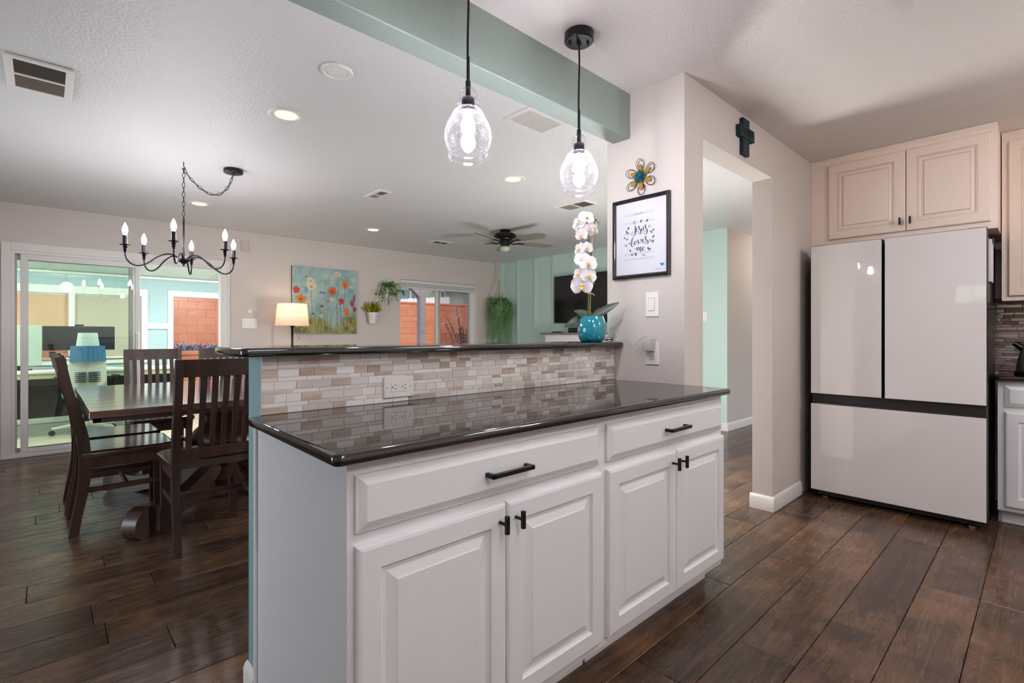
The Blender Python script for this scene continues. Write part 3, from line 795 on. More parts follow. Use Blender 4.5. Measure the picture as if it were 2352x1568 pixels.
# ---- cross above the doorway
cr = thing('wall_cross', 'dark teal wooden cross with raised letters above the doorway', 'cross', (2.98, YW, 2.2))
CM = pm('weathered_dark_teal_wood', (24, 48, 54), .7, var=.35, vscale=60, bmp=.5, bscale=90)
b = B(); b.prism([(2.945, 2.404), (3.035, 2.404), (3.031, 2.30), (3.033, 2.195), (2.947, 2.195), (2.949, 2.30)], 'y', YW - .022, YW)
obj('upright', b, CM, cr)
obj('crossbar', B().prism([(2.893, 2.352), (3.085, 2.352), (3.087, 2.288), (2.896, 2.288)], 'y', YW - .030, YW), CM, cr)
b = B(); add_text(b, 'LORD', .058, lambda v: (2.99 + v.x, YW - .0305 - v.z, 2.32 + v.y), .002)
obj('raised_letters', b, pm('near_black_teal', (10, 20, 24), .6), cr)

# ---- panel on the kitchen ceiling
for pxc, lab in ((2.20, 'flat square light panel on the kitchen ceiling toward the refrigerator'), (.75, 'flat square light panel on the kitchen ceiling over the island aisle')):
    cp = thing('ceiling_panel', lab, 'ceiling light', (pxc, .05, CE - .012), 'kitchen light panels')
    b = B(); x0, x1, y0, y1, e = pxc - .305, pxc + .305, -.255, .35, .07
    for q in ((x0, x1, y0, y0 + e), (x0, x1, y1 - e, y1), (x0, x0 + e, y0 + e, y1 - e), (x1 - e, x1, y0 + e, y1 - e)): b.box(*q, CE - .012, CE - .0005, .002)
    obj('frame', b, M_CEILK, cp)
    obj('diffuser', B().box(x0 + e, x1 - e, y0 + e, y1 - e, CE - .008, CE - .002), emis('panel_diffuser_glow', (250, 250, 255), 3.3), cp)
for gx_, gy_, lab in ((.35, -1.2, 'added opal fill globe at the sink end of the kitchen ceiling'), (3.1, -1.05, 'added opal fill globe at the stove end of the kitchen ceiling')):  # two globes added out of view to brighten the kitchen ceiling
    gl = thing('fill_globe', lab, 'ceiling light', (gx_, gy_, 2.08), 'added kitchen fill globes')
    obj('canopy', B().lathe([(0, CE), (.06, CE), (.055, CE - .02), (.012, CE - .025), (.012, 2.26)], (gx_, gy_, 0), 24), M_BRONZE, gl, 40)
    obj('globe', B().ball((gx_, gy_, 2.17), .11), emis('fill_globe_glow', (250, 248, 250), 20.0), gl, 60)
# ================================================================== STUB WALL DECOR
# ---- framed print; print plane just in front of X = XC, a runs towards -Y, b up
FY_A, FY_B, FZ0, FZ1 = 1.632, 1.291, 1.450, 1.874
pf = thing('picture_frame', 'black beaded picture frame with a hymn print on white paper', 'picture', (XC, (FY_A + FY_B) / 2, FZ0))
fw, fd = .020, .022
b = B()
out = [(FY_A, FZ0), (FY_B, FZ0), (FY_B, FZ1), (FY_A, FZ1)]
def inset(i): return [(FY_A - i, FZ0 + i), (FY_B + i, FZ0 + i), (FY_B + i, FZ1 - i), (FY_A - i, FZ1 - i)]
rings = [[(XC - d, y, z) for y, z in inset(i)] for i, d in ((0, 0), (0, .018), (.004, fd), (.008, .017), (.014, .019), (.017, .016), (fw, .010), (fw, .0))]
vs = [b._v(q) for q in rings]
for p, q in zip(vs, vs[1:]):
    for i in range(4): b.bm.faces.new((p[i], p[(i + 1) % 4], q[(i + 1) % 4], q[i]))
obj('frame_moulding', b, pm('black_frame_lacquer', (30, 26, 30), .28, coat=.3), pf)
b = B()
for i in range(32):
    z = FZ0 + .012 + (FZ1 - FZ0 - .024) * i / 31
    for y in (FY_A - .009, FY_B + .009): b.ball((XC - .018, y, z), .0042, (.7, .8, 1.25), 6, 4)
for i in range(26):
    y = FY_B + .012 + (FY_A - FY_B - .024) * i / 25
    for z in (FZ0 + .009, FZ1 - .009): b.ball((XC - .018, y, z), .0042, (.7, 1.25, .8), 6, 4)
o = obj('bead', b, MATS['black_frame_lacquer'], pf, 60); o['kind'] = 'stuff'
PX = XC - .009
obj('paper', B().box(PX, PX + .003, FY_B + fw - .001, FY_A - fw + .001, FZ0 + fw - .001, FZ1 - fw + .001), pm('print_paper', (216, 216, 224), .6), pf)
PW, PH = (FY_A - FY_B) - 2 * fw, (FZ1 - FZ0) - 2 * fw
def pr(x, y, lift=.0006):
    """print design units to the paper"""
    a = (x - 147) / 785.; t = 320 - 170 * a; bt = 1450 - 80 * a
    v = (bt - y) / (bt - t)
    return (PX - lift, FY_A - fw - a * PW, FZ0 + fw + v * PH)
def stroke(b, pts, w0, w1, k=6, lift=.0006):
    P = [Vector(pr(x, y, lift)) for x, y in pts]; P = spline(P, k)
    n = len(P); prev = None
    for i, p in enumerate(P):
        t = (P[min(n - 1, i + 1)] - P[max(0, i - 1)])
        if t.length < 1e-9: continue
        t.normalize(); s = Vector((0, -t.z, t.y))
        down = max(0, -t.z); w = (w0 + (w1 - w0) * down ** 1.5) / 2
        if i in (0, n - 1): w *= .4
        cur = (b.bm.verts.new(p + s * w), b.bm.verts.new(p - s * w))
        if prev: b.bm.faces.new((prev[0], cur[0], cur[1], prev[1]))
        prev = cur
LET = [
 [(440, 668), (462, 645), (458, 690), (461, 745), (450, 795), (425, 812), (408, 790), (412, 752), (438, 735), (470, 722), (488, 702), (497, 682), (486, 672), (475, 695), (478, 724), (494, 730), (512, 708), (526, 665), (523, 640), (513, 650), (528, 688), (552, 726), (548, 764), (527, 776), (514, 758), (528, 735), (556, 716)],
 [(556, 680), (560, 712), (572, 712), (588, 662), (588, 655), (590, 698), (601, 706), (616, 680), (631, 640), (628, 620), (615, 632), (620, 662), (644, 700), (648, 742), (626, 778), (602, 772), (598, 744), (618, 728), (650, 718)],
 [(364, 912), (378, 935), (400, 915), (424, 868), (432, 838), (418, 838), (404, 880), (398, 935), (408, 975), (424, 978), (440, 948)],
 [(466, 892), (450, 898), (444, 925), (454, 946), (468, 930), (471, 898), (462, 888), (482, 900), (494, 876)],
 [(490, 868), (504, 872), (512, 922), (522, 922), (538, 888), (546, 858), (552, 868), (568, 876)],
 [(566, 896), (588, 874), (592, 852), (579, 855), (571, 888), (582, 910), (602, 900), (622, 868), (637, 828), (630, 806), (618, 822), (630, 858), (656, 890), (660, 918), (640, 938), (616, 926), (622, 904), (668, 878), (684, 850)],
 [(446, 1010), (462, 1018), (480, 1000), (488, 986), (490, 1016), (494, 1048)], [(494, 1026), (508, 996), (518, 986), (520, 1012), (522, 1044)],
 [(522, 1022), (536, 990), (546, 980), (548, 1010), (548, 1048), (538, 1066), (556, 1048)], [(556, 1030), (588, 1012), (604, 988), (594, 972), (578, 990), (574, 1022), (588, 1042), (610, 1032)]]
INK = pm('black_ink', (34, 26, 36), .6)
b = B()
for s in LET: stroke(b, s, .0017, .0050)
obj('lettering', b, INK, pf)
# hymn sheet: title, staves, tiny notes
b = B(); NR = random.Random(3)
bt_ = B(); add_text(bt_, 'Jesus Loves Me', .0095, lambda v: (PX - .0006, pr(508, 445)[1] - v.x, pr(508, 445)[2] + v.y)); o = obj('hymn_title', bt_, pm('title_ink', (96, 90, 100), .7), pf); o['kind'] = 'stuff'
def prt(a, v): return (PX - .0005, FY_A - fw - a * PW, FZ0 + fw + v * PH)
for v0 in (.815, .70, .555, .41, .27, .195):
    for i in range(5):
        z0 = v0 + i * .0055
        lo, hi = prt(.18, z0), prt(.77, z0)
        b.box(PX - .0004, PX - .0002, hi[1], lo[1], lo[2] - .00016, lo[2] + .00016)
    b.box(PX - .0005, PX - .0002, prt(.18, 0)[1] - .0004, prt(.18, 0)[1] + .0004, prt(0, v0)[2], prt(0, v0 + .022)[2])
    for i in range(22):
        a = .2 + .56 * i / 21 + NR.uniform(-.006, .006); v = v0 + NR.uniform(-.006, .024); p = prt(a, v)
        b.box(PX - .0005, PX - .0002, p[1] - .0011, p[1] + .0011, p[2] - .0008, p[2] + .0008)
        b.box(PX - .0005, PX - .0002, p[1] - .0013, p[1] - .0009, p[2], p[2] + .008)
o = obj('hymn_music', b, pm('grey_print_ink', (176, 173, 180), .7), pf); o['kind'] = 'stuff'
b = B(); cxp, cyp, rx, ry = 522, 838, 222, 296
tw = []
for i in range(61):
    an = 2 * PI * i / 60; tw.append((cxp + rx * math.cos(an), cyp + ry * math.sin(an) - 12 * math.cos(an)))
for a0, a1 in ((2, 14), (17, 28), (31, 43), (47, 59)):
    b = B(); stroke(b, tw[a0:a1], .0005, .0006, 2, .0004); obj('wreath_twig', b, pm('grey_green_ink', (120, 124, 112), .7), pf)
LEAFS = [(448, 608, 20, .9), (452, 575, 110, .6), (552, 566, 110, 1), (648, 556, 110, 1), (680, 650, 5, .9), (712, 740, 60, .9), (745, 705, -60, .8), (742, 812, -60, 1), (705, 880, 60, 1), (738, 885, -75, 1), (690, 1015, -40, .9), (664, 1005, 80, 1),
         (594, 1110, 15, 1), (468, 1100, 70, 1.2), (412, 1108, 0, .9), (382, 1045, 80, .9), (308, 962, 40, 1), (288, 842, 30, .8), (330, 860, -50, .8), (325, 748, 75, 1.1), (352, 762, -25, .9), (350, 680, -80, 1)]
b = B(); b2 = B()
for i, (x, y, an, s) in enumerate(LEAFS):
    q = b if i % 4 else b2
    an = math.radians(an); L, w = 52 * s, 13 * s
    pts = []
    for k in range(10):
        t = 2 * PI * k / 10; u, v = math.cos(t) * L / 2, math.sin(t) * w * (1 - .3 * math.cos(t))
        pts.append(pr(x + u * math.cos(an) - v * math.sin(an), y + u * math.sin(an) + v * math.cos(an), .0008))
    q.face(pts)
obj('wreath_leaves', b, pm('olive_leaf_ink', (86, 94, 66), .7), pf)
obj('wreath_leaves', b2, pm('pale_leaf_ink', (150, 154, 142), .7), pf)
b = B(); h = []
for k in range(24):
    t = 2 * PI * k / 24; h.append(pr(872 + 1.9 * 16 * math.sin(t) ** 3, 1258 - 2.0 * (13 * math.cos(t) - 5 * math.cos(2*t) - 2 * math.cos(3*t) - math.cos(4*t)), .001))
b.face(h); obj('blue_heart', b, pm('blue_sticker', (44, 132, 204), .4), pf)
b = B(); stroke(b, [(775, 1338), (785, 1326), (792, 1340), (800, 1328), (808, 1342), (818, 1326), (826, 1338), (838, 1328), (846, 1338), (858, 1330)], .0008, .0014, 3)
obj('signature', b, INK, pf)

# ---- wire flower on the wall above the print
wf = thing('wall_flower', 'wire flower ornament with teal burlap centre and gold petals', 'wall decor', (XC, 1.458, 1.885))
fc = (XC - .02, 1.458, 1.976)
GOLD = pm('gold_glitter_petal', (182, 134, 48), .35, metal=.5, bmp=.5, bscale=300)
for k in range(6):
    an = PI / 2 + k * PI / 3 + .06
    dy, dz = -math.cos(an), math.sin(an)
    pts = []; pts2 = []
    for i in range(22):
        t = 2 * PI * i / 22
        u = .066 + .030 * math.cos(t); v = .023 * math.sin(t)
        pts.append((XC - .012 - .006 * math.cos(t), fc[1] + dy * u - dz * v, fc[2] + dz * u + dy * v))
        u2 = .063 + .027 * math.cos(t); v2 = .019 * math.sin(t) + .002
        pts2.append((XC - .007, fc[1] + dy * u2 - dz * v2, fc[2] + dz * u2 + dy * v2))
    b = B(); b.tube(pts, .0013, 5, True); b.tube(pts2, .0012, 5, True)
    w = obj('wire_petal', b, M_BLACK, wf, 60)
    b = B(); rg = []
    for i in range(12):
        t = 2 * PI * i / 12; u = .048 + .021 * math.cos(t); v = .0125 * math.sin(t) * (1 - .25 * math.cos(t))
        rg.append((XC - .013, fc[1] + dy * u - dz * v, fc[2] + dz * u + dy * v))
    b.loops([rg, [(p[0] - .003, p[1], p[2]) for p in rg]]); obj('gold_petal', b, GOLD, wf)
b = B(); FR = random.Random(5)
for i in range(150):
    an = FR.uniform(0, 2 * PI); rr = .036 * math.sqrt(FR.random()); zt = FR.uniform(.008, .026)
    base = (XC - .012 - .015 * (1 - rr / .04), fc[1] + rr * .5 * math.cos(an), fc[2] + rr * .5 * math.sin(an))
    b.leaf(base, (-.7 - FR.random() * .5, math.cos(an) * rr * 40, math.sin(an) * rr * 40), (FR.uniform(-1, 1), FR.uniform(-1, 1), FR.uniform(-1, 1)), FR.uniform(.014, .026), .013, FR.uniform(-.3, .5), 2)
b.ball((XC - .016, fc[1], fc[2]), .026, (.5, 1, 1), 10, 6)
o = obj('burlap_centre', b, pm('teal_burlap', (52, 122, 132), .9, var=.4, vscale=120), wf); o['kind'] = 'stuff'

# ================================================================== ORCHID ON THE BAR TOP
OX, OY = 2.135, 1.66
orc = thing('potted_orchid', 'white orchid on a bamboo stake in a glossy teal pot', 'plant', (OX, OY, ZBAR))
m, nt, p = base_mat('teal_glazed_ceramic')
v = coords(nt); g = nt.nodes.new('ShaderNodeSeparateXYZ'); nt.links.new(v, g.inputs[0])
mr = nt.nodes.new('ShaderNodeMapRange'); mr.inputs[1].default_value = ZBAR; mr.inputs[2].default_value = ZBAR + .06
nt.links.new(g.outputs[2], mr.inputs[0])
n_ = noise(nt, v, 26, 4); ad_ = nt.nodes.new('ShaderNodeMath'); ad_.operation = 'MULTIPLY_ADD'; ad_.inputs[1].default_value = .9
nt.links.new(n_, ad_.inputs[0]); nt.links.new(mr.outputs[0], ad_.inputs[2])
nt.links.new(ramp(nt, ad_.outputs[0], [(.0, (12, 36, 42)), (.42, (14, 52, 60)), (.52, (10, 110, 126)), (1, (26, 136, 154))]), p.inputs['Base Color'])
p.inputs['Roughness'].default_value = .07; p.inputs['Coat Weight'].default_value = .6
prof = [(.052, 0), (.060, .004), (.069, .022), (.0755, .05), (.0755, .072), (.070, .105), (.062, .130), (.059, .137), (.056, .137), (.058, .125), (.058, .11)]
obj('pot', B().lathe(prof, (OX, OY, ZBAR), 40), m, orc, 40)
obj('moss', B().lathe([(.0585, .112), (.03, .122), (0, .124)], (OX, OY, ZBAR), 20), pm('dark_moss', (40, 44, 26), .9, bmp=.8, bscale=200, bdist=.006), orc)
# directions: q1 to the right in the room view (towards the stub wall), z up
rt = Vector((math.sin(YAW), -math.cos(YAW), 0)); fw_ = Vector((math.cos(YAW), math.sin(YAW), 0))
def O(a, d, z): q = Vector((OX, OY, 0)) + rt * a + fw_ * d; return (q.x, q.y, z)
obj('bamboo_stake', B().tube([O(-.012, .004, ZBAR + .10), O(-.004, .004, 1.45), O(.004, .0, 1.684)], .0045, 8), pm('bamboo', (176, 128, 96), .5), orc, 60)
GST = pm('orchid_stem_green', (62, 88, 46), .45)
stem = spline([O(-.018, -.006, ZBAR + .10), O(-.016, -.008, 1.36), O(-.012, -.008, 1.47), O(-.006, -.008, 1.55), O(-.010, -.010, 1.62), O(-.022, -.012, 1.69), O(-.028, -.014, 1.735), O(-.02, -.014, 1.755), O(.0, -.014, 1.765), O(.022, -.014, 1.758), O(.036, -.014, 1.742)], 5)
st = obj('flower_stem', B().tube(stem, [.0062] * 14 + [.0036] * (len(stem) - 14), 7), GST, orc, 60)
for (a0, z0, a1, z1) in ((-.024, 1.70, -.06, 1.722), (-.014, 1.64, -.058, 1.672), (-.008, 1.575, -.05, 1.588), (-.009, 1.52, -.03, 1.50), (-.014, 1.44, -.048, 1.448), (-.016, 1.405, -.03, 1.44), (.02, 1.758, .012, 1.735)):
    obj('flower_stalk', B().tube(spline([O(a0, -.008, z0), O((a0 + a1) / 2, -.012, (z0 + z1) / 2 + .006), O(a1, -.02, z1)], 4), .0022, 6), GST, orc, 60)
for a, z, r in ((.008, 1.768, .0085), (.028, 1.752, .0045), (.040, 1.733, .004)): obj('bud', B().ball(O(a, -.016, z), r, (1, 1, 1.2), 10, 7), pm('yellow_green_bud', (150, 150, 40), .5), orc, 60)
for z, w in ((1.365, .010), (1.43, .009), (1.555, .007)):
    obj('raffia_tie', B().tube(spline([O(-.02, -.012, z), O(-.004, -.016, z + .002), O(.008, -.008, z - .002), O(.014, -.002, z - .010)], 4), .003, 6), pm('raffia', (216, 176, 142), .7), orc, 60)
PET = pm('white_orchid_petal', (226, 220, 222), .5, trans=.2)
YEL = pm('orchid_yellow_lip', (226, 196, 84), .5)
def petal(bm_, c, d, nrm, L, w, cup=.15):
    """broad rounded petal with some thickness of curve"""
    d = Vector(d).normalized(); nrm = Vector(nrm).normalized(); s = d.cross(nrm).normalized(); nrm = s.cross(d)
    c = Vector(c); rows = []
    for i in range(6):
        t = i / 5; ww = w * (math.sin(PI * (t * .86 + .07)) ** .65) * .5
        row = []
        for j in range(5):
            f = (j - 2) / 2
            row.append(bm_.bm.verts.new(c + d * (L * t) + s * (ww * f) - nrm * (cup * L * t * t) + nrm * (.12 * w * f * f * t)))
        rows.append(row)
    for r0, r1 in zip(rows, rows[1:]):
        for j in range(4): bm_.bm.faces.new((r0[j], r0[j + 1], r1[j + 1], r1[j]))
OR = random.Random(12)
def blossom(c, yaw_, pitch, s, back=False):
    n = (-fw_ * math.cos(yaw_) + rt * math.sin(yaw_)) * math.cos(pitch) + Vector((0, 0, 1)) * math.sin(pitch)
    n.normalize(); up = (Vector((0, 0, 1)) - n * n.z).normalized(); side = up.cross(n)
    b = B(); c = Vector(c)
    for an, L, w in ((0, 1.0, 1.15), (PI, 1.0, 1.15)):
        petal(b, c - n * .002, side * math.cos(an) + up * .18, n, .036 * s * L, .046 * s * w, .18)
    for an in (PI / 2, PI * 1.22, PI * 1.78):
        petal(b, c - n * .005, side * math.cos(an) + up * math.sin(an), n, .036 * s, .026 * s, .2)
    f = obj('blossom', b, PET, orc, 60)
    b = B(); b.ball(c + n * .006, .0065 * s, (1, 1, .8), 8, 6); petal(b, c + n * .004, -up * .8 + n * .8, n, .018 * s, .013 * s, -.2)
    obj('lip', b, YEL, f, 60)
for a, d, z, yw, pt, s in ((-.075, -.03, 1.735, -.8, .1, 1.15), (-.035, -.05, 1.762, .2, .25, 1.2), (-.062, -.035, 1.675, -.7, -.3, 1.05), (-.02, -.03, 1.70, .5, -.1, 1.1), (.012, -.025, 1.715, .9, .1, 1.15),
                           (-.07, -.03, 1.60, -.9, .05, 1.05), (-.03, -.04, 1.605, .3, -.1, .95), (-.06, -.05, 1.545, -.3, .1, 1.15), (-.03, -.07, 1.520, .1, .05, 1.35), (-.025, -.065, 1.455, .25, 0, 1.25), (-.075, -.035, 1.465, -.9, .1, 1.15), (-.062, -.06, 1.405, -.2, -.25, 1.6)):
    blossom(O(a, d, z), yw, pt, s)
LFM = pm('dark_orchid_leaf', (52, 70, 44), .35, spec=.5)
for a, d, z, w in (((-.19, -.02, -.06), 0, 0, .050), ((-.13, -.06, .035), 0, 0, .04), ((.19, -.05, .10), 0, 0, .036), ((.13, .0, .07), 0, 0, .036), ((-.06, .1, .05), 0, 0, .04)):
    dirv = rt * a[0] + fw_ * a[1] + Vector((0, 0, a[2] + .02)); L = Vector(a).length * .74
    b = B(); b.leaf((OX, OY, ZBAR + .128), dirv, Vector((0, 0, .45)) - fw_ * .9, L, w * 1.25, .22 if a[2] < 0 else .1, 8); obj('leaf', b, LFM, orc, 70)
# ================================================================== LIGHTS AND CEILING FITTINGS
E_COOL, E_WARM = (252, 248, 255), (255, 216, 166)
M_BULB = emis('pendant_bulb_glow', E_COOL, 76.0)
M_CANDLE = emis('candle_bulb_glow', E_COOL, 52.0)
M_DISC = emis('recessed_lamp_glow', E_WARM, .6)
M_DISCK = emis('kitchen_lamp_glow', (255, 226, 200), 44.0)
# seeded glass: clear, with little bubbles that scatter
m, nt, p = base_mat('seeded_glass'); nt.nodes.remove(p); M_SEED = m
t = nt.nodes.new('ShaderNodeBsdfTransparent'); t.inputs[0].default_value = (.97, .97, 1, 1)
g = nt.nodes.new('ShaderNodeBsdfGlossy'); g.inputs['Roughness'].default_value = .02
lw = nt.nodes.new('ShaderNodeLayerWeight'); lw.inputs[0].default_value = .12
mx = nt.nodes.new('ShaderNodeMixShader'); nt.links.new(lw.outputs['Facing'], mx.inputs[0]); nt.links.new(t.outputs[0], mx.inputs[1])
df = nt.nodes.new('ShaderNodeBsdfTranslucent'); df.inputs[0].default_value = (.95, .95, 1, 1)
d2 = nt.nodes.new('ShaderNodeBsdfDiffuse'); d2.inputs[0].default_value = (.95, .95, 1, 1)
ad_ = nt.nodes.new('ShaderNodeAddShader'); nt.links.new(df.outputs[0], ad_.inputs[0]); nt.links.new(d2.outputs[0], ad_.inputs[1])
mg = nt.nodes.new('ShaderNodeMixShader'); mg.inputs[0].default_value = .03; nt.links.new(g.outputs[0], mg.inputs[1]); nt.links.new(ad_.outputs[0], mg.inputs[2])
nt.links.new(mg.outputs[0], mx.inputs[2])
vo = nt.nodes.new('ShaderNodeTexVoronoi'); vo.inputs['Scale'].default_value = 150; nt.links.new(coords(nt), vo.inputs['Vector'])
ls = nt.nodes.new('ShaderNodeMath'); ls.operation = 'LESS_THAN'; ls.inputs[1].default_value = .2; nt.links.new(vo.outputs['Distance'], ls.inputs[0])
mul = nt.nodes.new('ShaderNodeMath'); mul.operation = 'MULTIPLY'; mul.inputs[1].default_value = .04; nt.links.new(ls.outputs[0], mul.inputs[0])
m2 = nt.nodes.new('ShaderNodeMixShader'); nt.links.new(mul.outputs[0], m2.inputs[0]); nt.links.new(mx.outputs[0], m2.inputs[1]); nt.links.new(ad_.outputs[0], m2.inputs[2])
nt.links.new(m2.outputs[0], nt.nodes['Material Output'].inputs[0])
def pendant(x, y, label):
    t = thing('pendant_light', label, 'pendant light', (x, y, 1.757), 'glass pendants over the bar')
    c = (x, y, 1.757)
    obj('canopy', B().lathe([(0, CE - 1.757 - .001), (.060, CE - 1.757 - .001), (.062, CE - 1.757 - .004), (.062, CE - 1.757 - .036), (.058, CE - 1.757 - .040), (.010, CE - 1.757 - .041), (.008, CE - 1.757 - .055)], c, 36), M_BLACK, t, 40)
    for s in (-1, 1): obj('canopy_screw', B().lathe([(.006, CE - 1.757 - .040), (.006, CE - 1.757 - .050), (.003, CE - 1.757 - .054)], (x + s * .028, y - s * .026, 1.757), 10), M_BLACK, t, 40)
    b = B(); b.tube(spline([(x, y, CE - .045), (x + .001, y - .001, 2.3), (x - .001, y + .001, 2.15), (x, y, 2.0)], 6), .0042, 8); b.tube([(x, y, 2.11), (x, y, 2.02)], .0058, 10); b.tube([(x, y, 2.025), (x, y, 1.998)], .009, 12)
    obj('cord', b, M_BLACK, t, 50)
    obj('lamp_socket', B().lathe([(.008, .245), (.009, .215), (.021, .208), (.023, .2), (.023, .168), (.018, .163)], c, 20), M_BRONZE, t, 40)
    g = [(.009, .243), (.020, .242), (.029, .233), (.032, .222), (.031, .213), (.027, .207), (.030, .203), (.038, .196), (.040, .188), (.037, .179), (.034, .174), (.040, .171), (.052, .160), (.056, .150), (.055, .145), (.062, .138), (.073, .118), (.080, .095), (.082, .075), (.078, .052), (.069, .032), (.064, .026), (.066, .021), (.070, .013), (.069, .006), (.064, .001)]
    obj('glass_shade', B().lathe(g, c, 56, cap=False), M_SEED, t, 60)
    # rolled rings of thicker glass
    for r, z in ((.0645, .0015), (.0645, .0255), (.0555, .1465), (.034, .1735), (.027, .2065)):
        obj('glass_rim', B().tube([(x + r * math.cos(2*PI*i/48), y + r * math.sin(2*PI*i/48), 1.757 + z) for i in range(48)], .0021, 6, True), M_SEED, t, 60)
    bl = obj('bulb', B().lathe([(.012, .160), (.014, .150), (.021, .132), (.0255, .112), (.024, .096), (.015, .084), (0, .080)], c, 24), M_BULB, t, 60)
    return t
pendant(1.072, 1.369, 'seeded glass pendant hanging at the free end of the bar')
pendant(1.673, 1.369, 'seeded glass pendant hanging nearer the stub wall, canopy in view')

# ---- chandelier with swagged chain
zc = ceil_z(CHX, CHY)
cz0 = 1.748                                        # drip pans
ch = thing('chandelier', 'dark bronze six arm candle chandelier on a swagged chain', 'chandelier', (CHX, CHY, 1.64))
obj('stem', B().tube([(CHX, CHY, 1.70), (CHX, CHY, 1.985)], .0065, 10), M_BRONZE, ch, 50)
obj('hub', B().lathe([(0, -.048), (.006, -.046), (.008, -.038), (.004, -.034), (.012, -.030), (.036, -.012), (.040, .0), (.038, .006), (.016, .008), (.010, .012), (.0, .014)], (CHX, CHY, 1.69), 28), M_BRONZE, ch, 40)
obj('ceiling_hook', B().tube(spline([(CHX, CHY, zc), (CHX, CHY, zc - .03), (CHX + .01, CHY, zc - .045), (CHX, CHY, zc - .058), (CHX - .01, CHY, zc - .048)], 5), .003, 6), M_BRONZE, ch, 60)
CAX, CAY = 1.041, 4.192; zcc = ceil_z(CAX, CAY)
cn = obj('canopy', B().lathe([(0, 0), (.062, 0), (.066, -.005), (.066, -.026), (.060, -.030), (.012, -.031), (.009, -.042), (0, -.044)], (CAX, CAY, zcc), 32), M_BRONZE, ch, 40)
def link_mesh():
    pts = []
    for i in range(16):
        t = 2 * PI * i / 16; x = .0085 * math.cos(t); z = .020 * math.sin(t) * (1.0 if abs(math.sin(t)) < .6 else 1.0)
        pts.append((x, 0, z))
    return mesh_of('chain_link', B().tube(pts, .0020, 6, True), M_BRONZE, 60)
LINK = link_mesh(); chb = ch.location.copy()
def chain(pts, step=.0345):
    P = spline(pts, 24); acc = 0.0; k = 0; last = P[0]; nxt = step / 2
    for q in P[1:]:
        seg = (q - last).length
        while acc + seg >= nxt:
            f = (nxt - acc) / seg; p = last + (q - last) * f; t = (q - last).normalized()
            o = bpy.data.objects.new('chain_link', LINK); COL.objects.link(o); o.parent = ch; o.location = p - chb
            qt = t.to_track_quat('Z', 'X') @ Matrix.Rotation(PI / 2 * (k % 2) + .5, 4, 'Z').to_quaternion()
            o.rotation_mode = 'QUATERNION'; o.rotation_quaternion = qt; k += 1; nxt += step
        acc += seg; last = q
chain([(CHX, CHY, zc - .045), (CHX, CHY, 2.2), (CHX, CHY, 1.985)])
cp_ = Vector((CHX, CHY, zc - .05)); ce_ = Vector((CAX, CAY, zcc - .038))
sw_ = []
for i in range(13):
    t = i / 12; q = cp_.lerp(ce_, t)
    q.z -= .185 * (4 * t * (1 - t)) ** .8 * (0.55 + .62 * t) if 0 < t < 1 else 0
    sw_.append(q)
chain(sw_)
obj('lamp_wire', B().tube(spline([(p.x, p.y, p.z - .004) for p in sw_], 4), .0014, 5), M_BRONZE, ch, 60)
for an, rr in ((187, .342), (122, .368), (253, .43), (73, .413), (307, .336), (18, .37)):
    a = math.radians(an); ca, sa = math.cos(a), math.sin(a)
    prof = [(.03, 1.69), (.07, 1.715), (.12, 1.715), (.18, 1.685), (.235, 1.640), (.29, 1.618), (.335, 1.628), (.362, 1.66), (.37, 1.70), (.37, 1.722)]
    pts = spline([(CHX + ca * r * rr / .37, CHY + sa * r * rr / .37, z) for r, z in prof], 5)
    arm = obj('arm', B().tube(pts, .0050, 8), M_BRONZE, ch, 60)
    c = (CHX + ca * rr, CHY + sa * rr, 1.70)
    obj('candle_cup', B().lathe([(.005, .0), (.010, .006), (.006, .012), (.013, .020), (.007, .026), (.015, .036), (.008, .042), (.012, .045), (.030, .048), (.031, .051), (.014, .052)], c, 20), M_BRONZE, arm, 50)
    obj('candle_sleeve', B().lathe([(.0135, .051), (.0135, .112), (.011, .114)], c, 16), M_BRONZE, arm, 50)
    obj('bulb', B().lathe([(.008, .113), (.011, .122), (.0165, .142), (.015, .160), (.008, .180), (.003, .192), (0, .197)], c, 14), M_CANDLE, arm, 60)

# ---- recessed lamps
def recessed(x, y, label, mat, zz=None):
    z = zz if zz else ceil_z(x, y)
    t = thing('recessed_light', label, 'ceiling light', (x, y, z - .006), 'recessed lamps')
    obj('trim_ring', B().lathe([(.096, .004), (.096, -.002), (.090, -.006), (.070, -.004), (.060, .003)], (x, y, z - .001), 40, cap=False), M_TRIM, t, 40)
    obj('lamp_disc', B().lathe([(0, -.001), (.060, -.0005), (.060, .003)], (x, y, z - .003), 32), mat, t)
recessed(1.01, 2.973, 'warm recessed light between smoke alarm and chandelier', M_DISC)
recessed(1.067, 5.454, 'warm recessed light behind the chandelier stem near the sliding door', M_DISC)
recessed(2.837, 5.436, 'warm recessed light above the poppy painting', M_DISC)
recessed(2.776, 2.954, 'warm recessed light between return grille and ceiling fan', M_DISC)
recessed(-1.3, 3.6, 'added warm recessed light, unseen at the open side of the dining room', M_DISC)  # extra lamp added out of view for the dining room's left side
hx_, hy_ = 7.0, 1.85  # globe added out of sight to brighten the hall wall
gl = thing('fill_globe', 'added opal fill globe on the hall ceiling, unseen beyond the doorway', 'ceiling light', (hx_, hy_, 2.1))
obj('canopy', B().lathe([(0, 2.43), (.06, 2.43), (.055, 2.40), (.012, 2.395), (.012, 2.28)], (hx_, hy_, 0), 24), M_BRONZE, gl, 40)
obj('globe', B().ball((hx_, hy_, 2.19), .11), emis('hall_fill_glow', (255, 240, 230), 9.0), gl, 60)

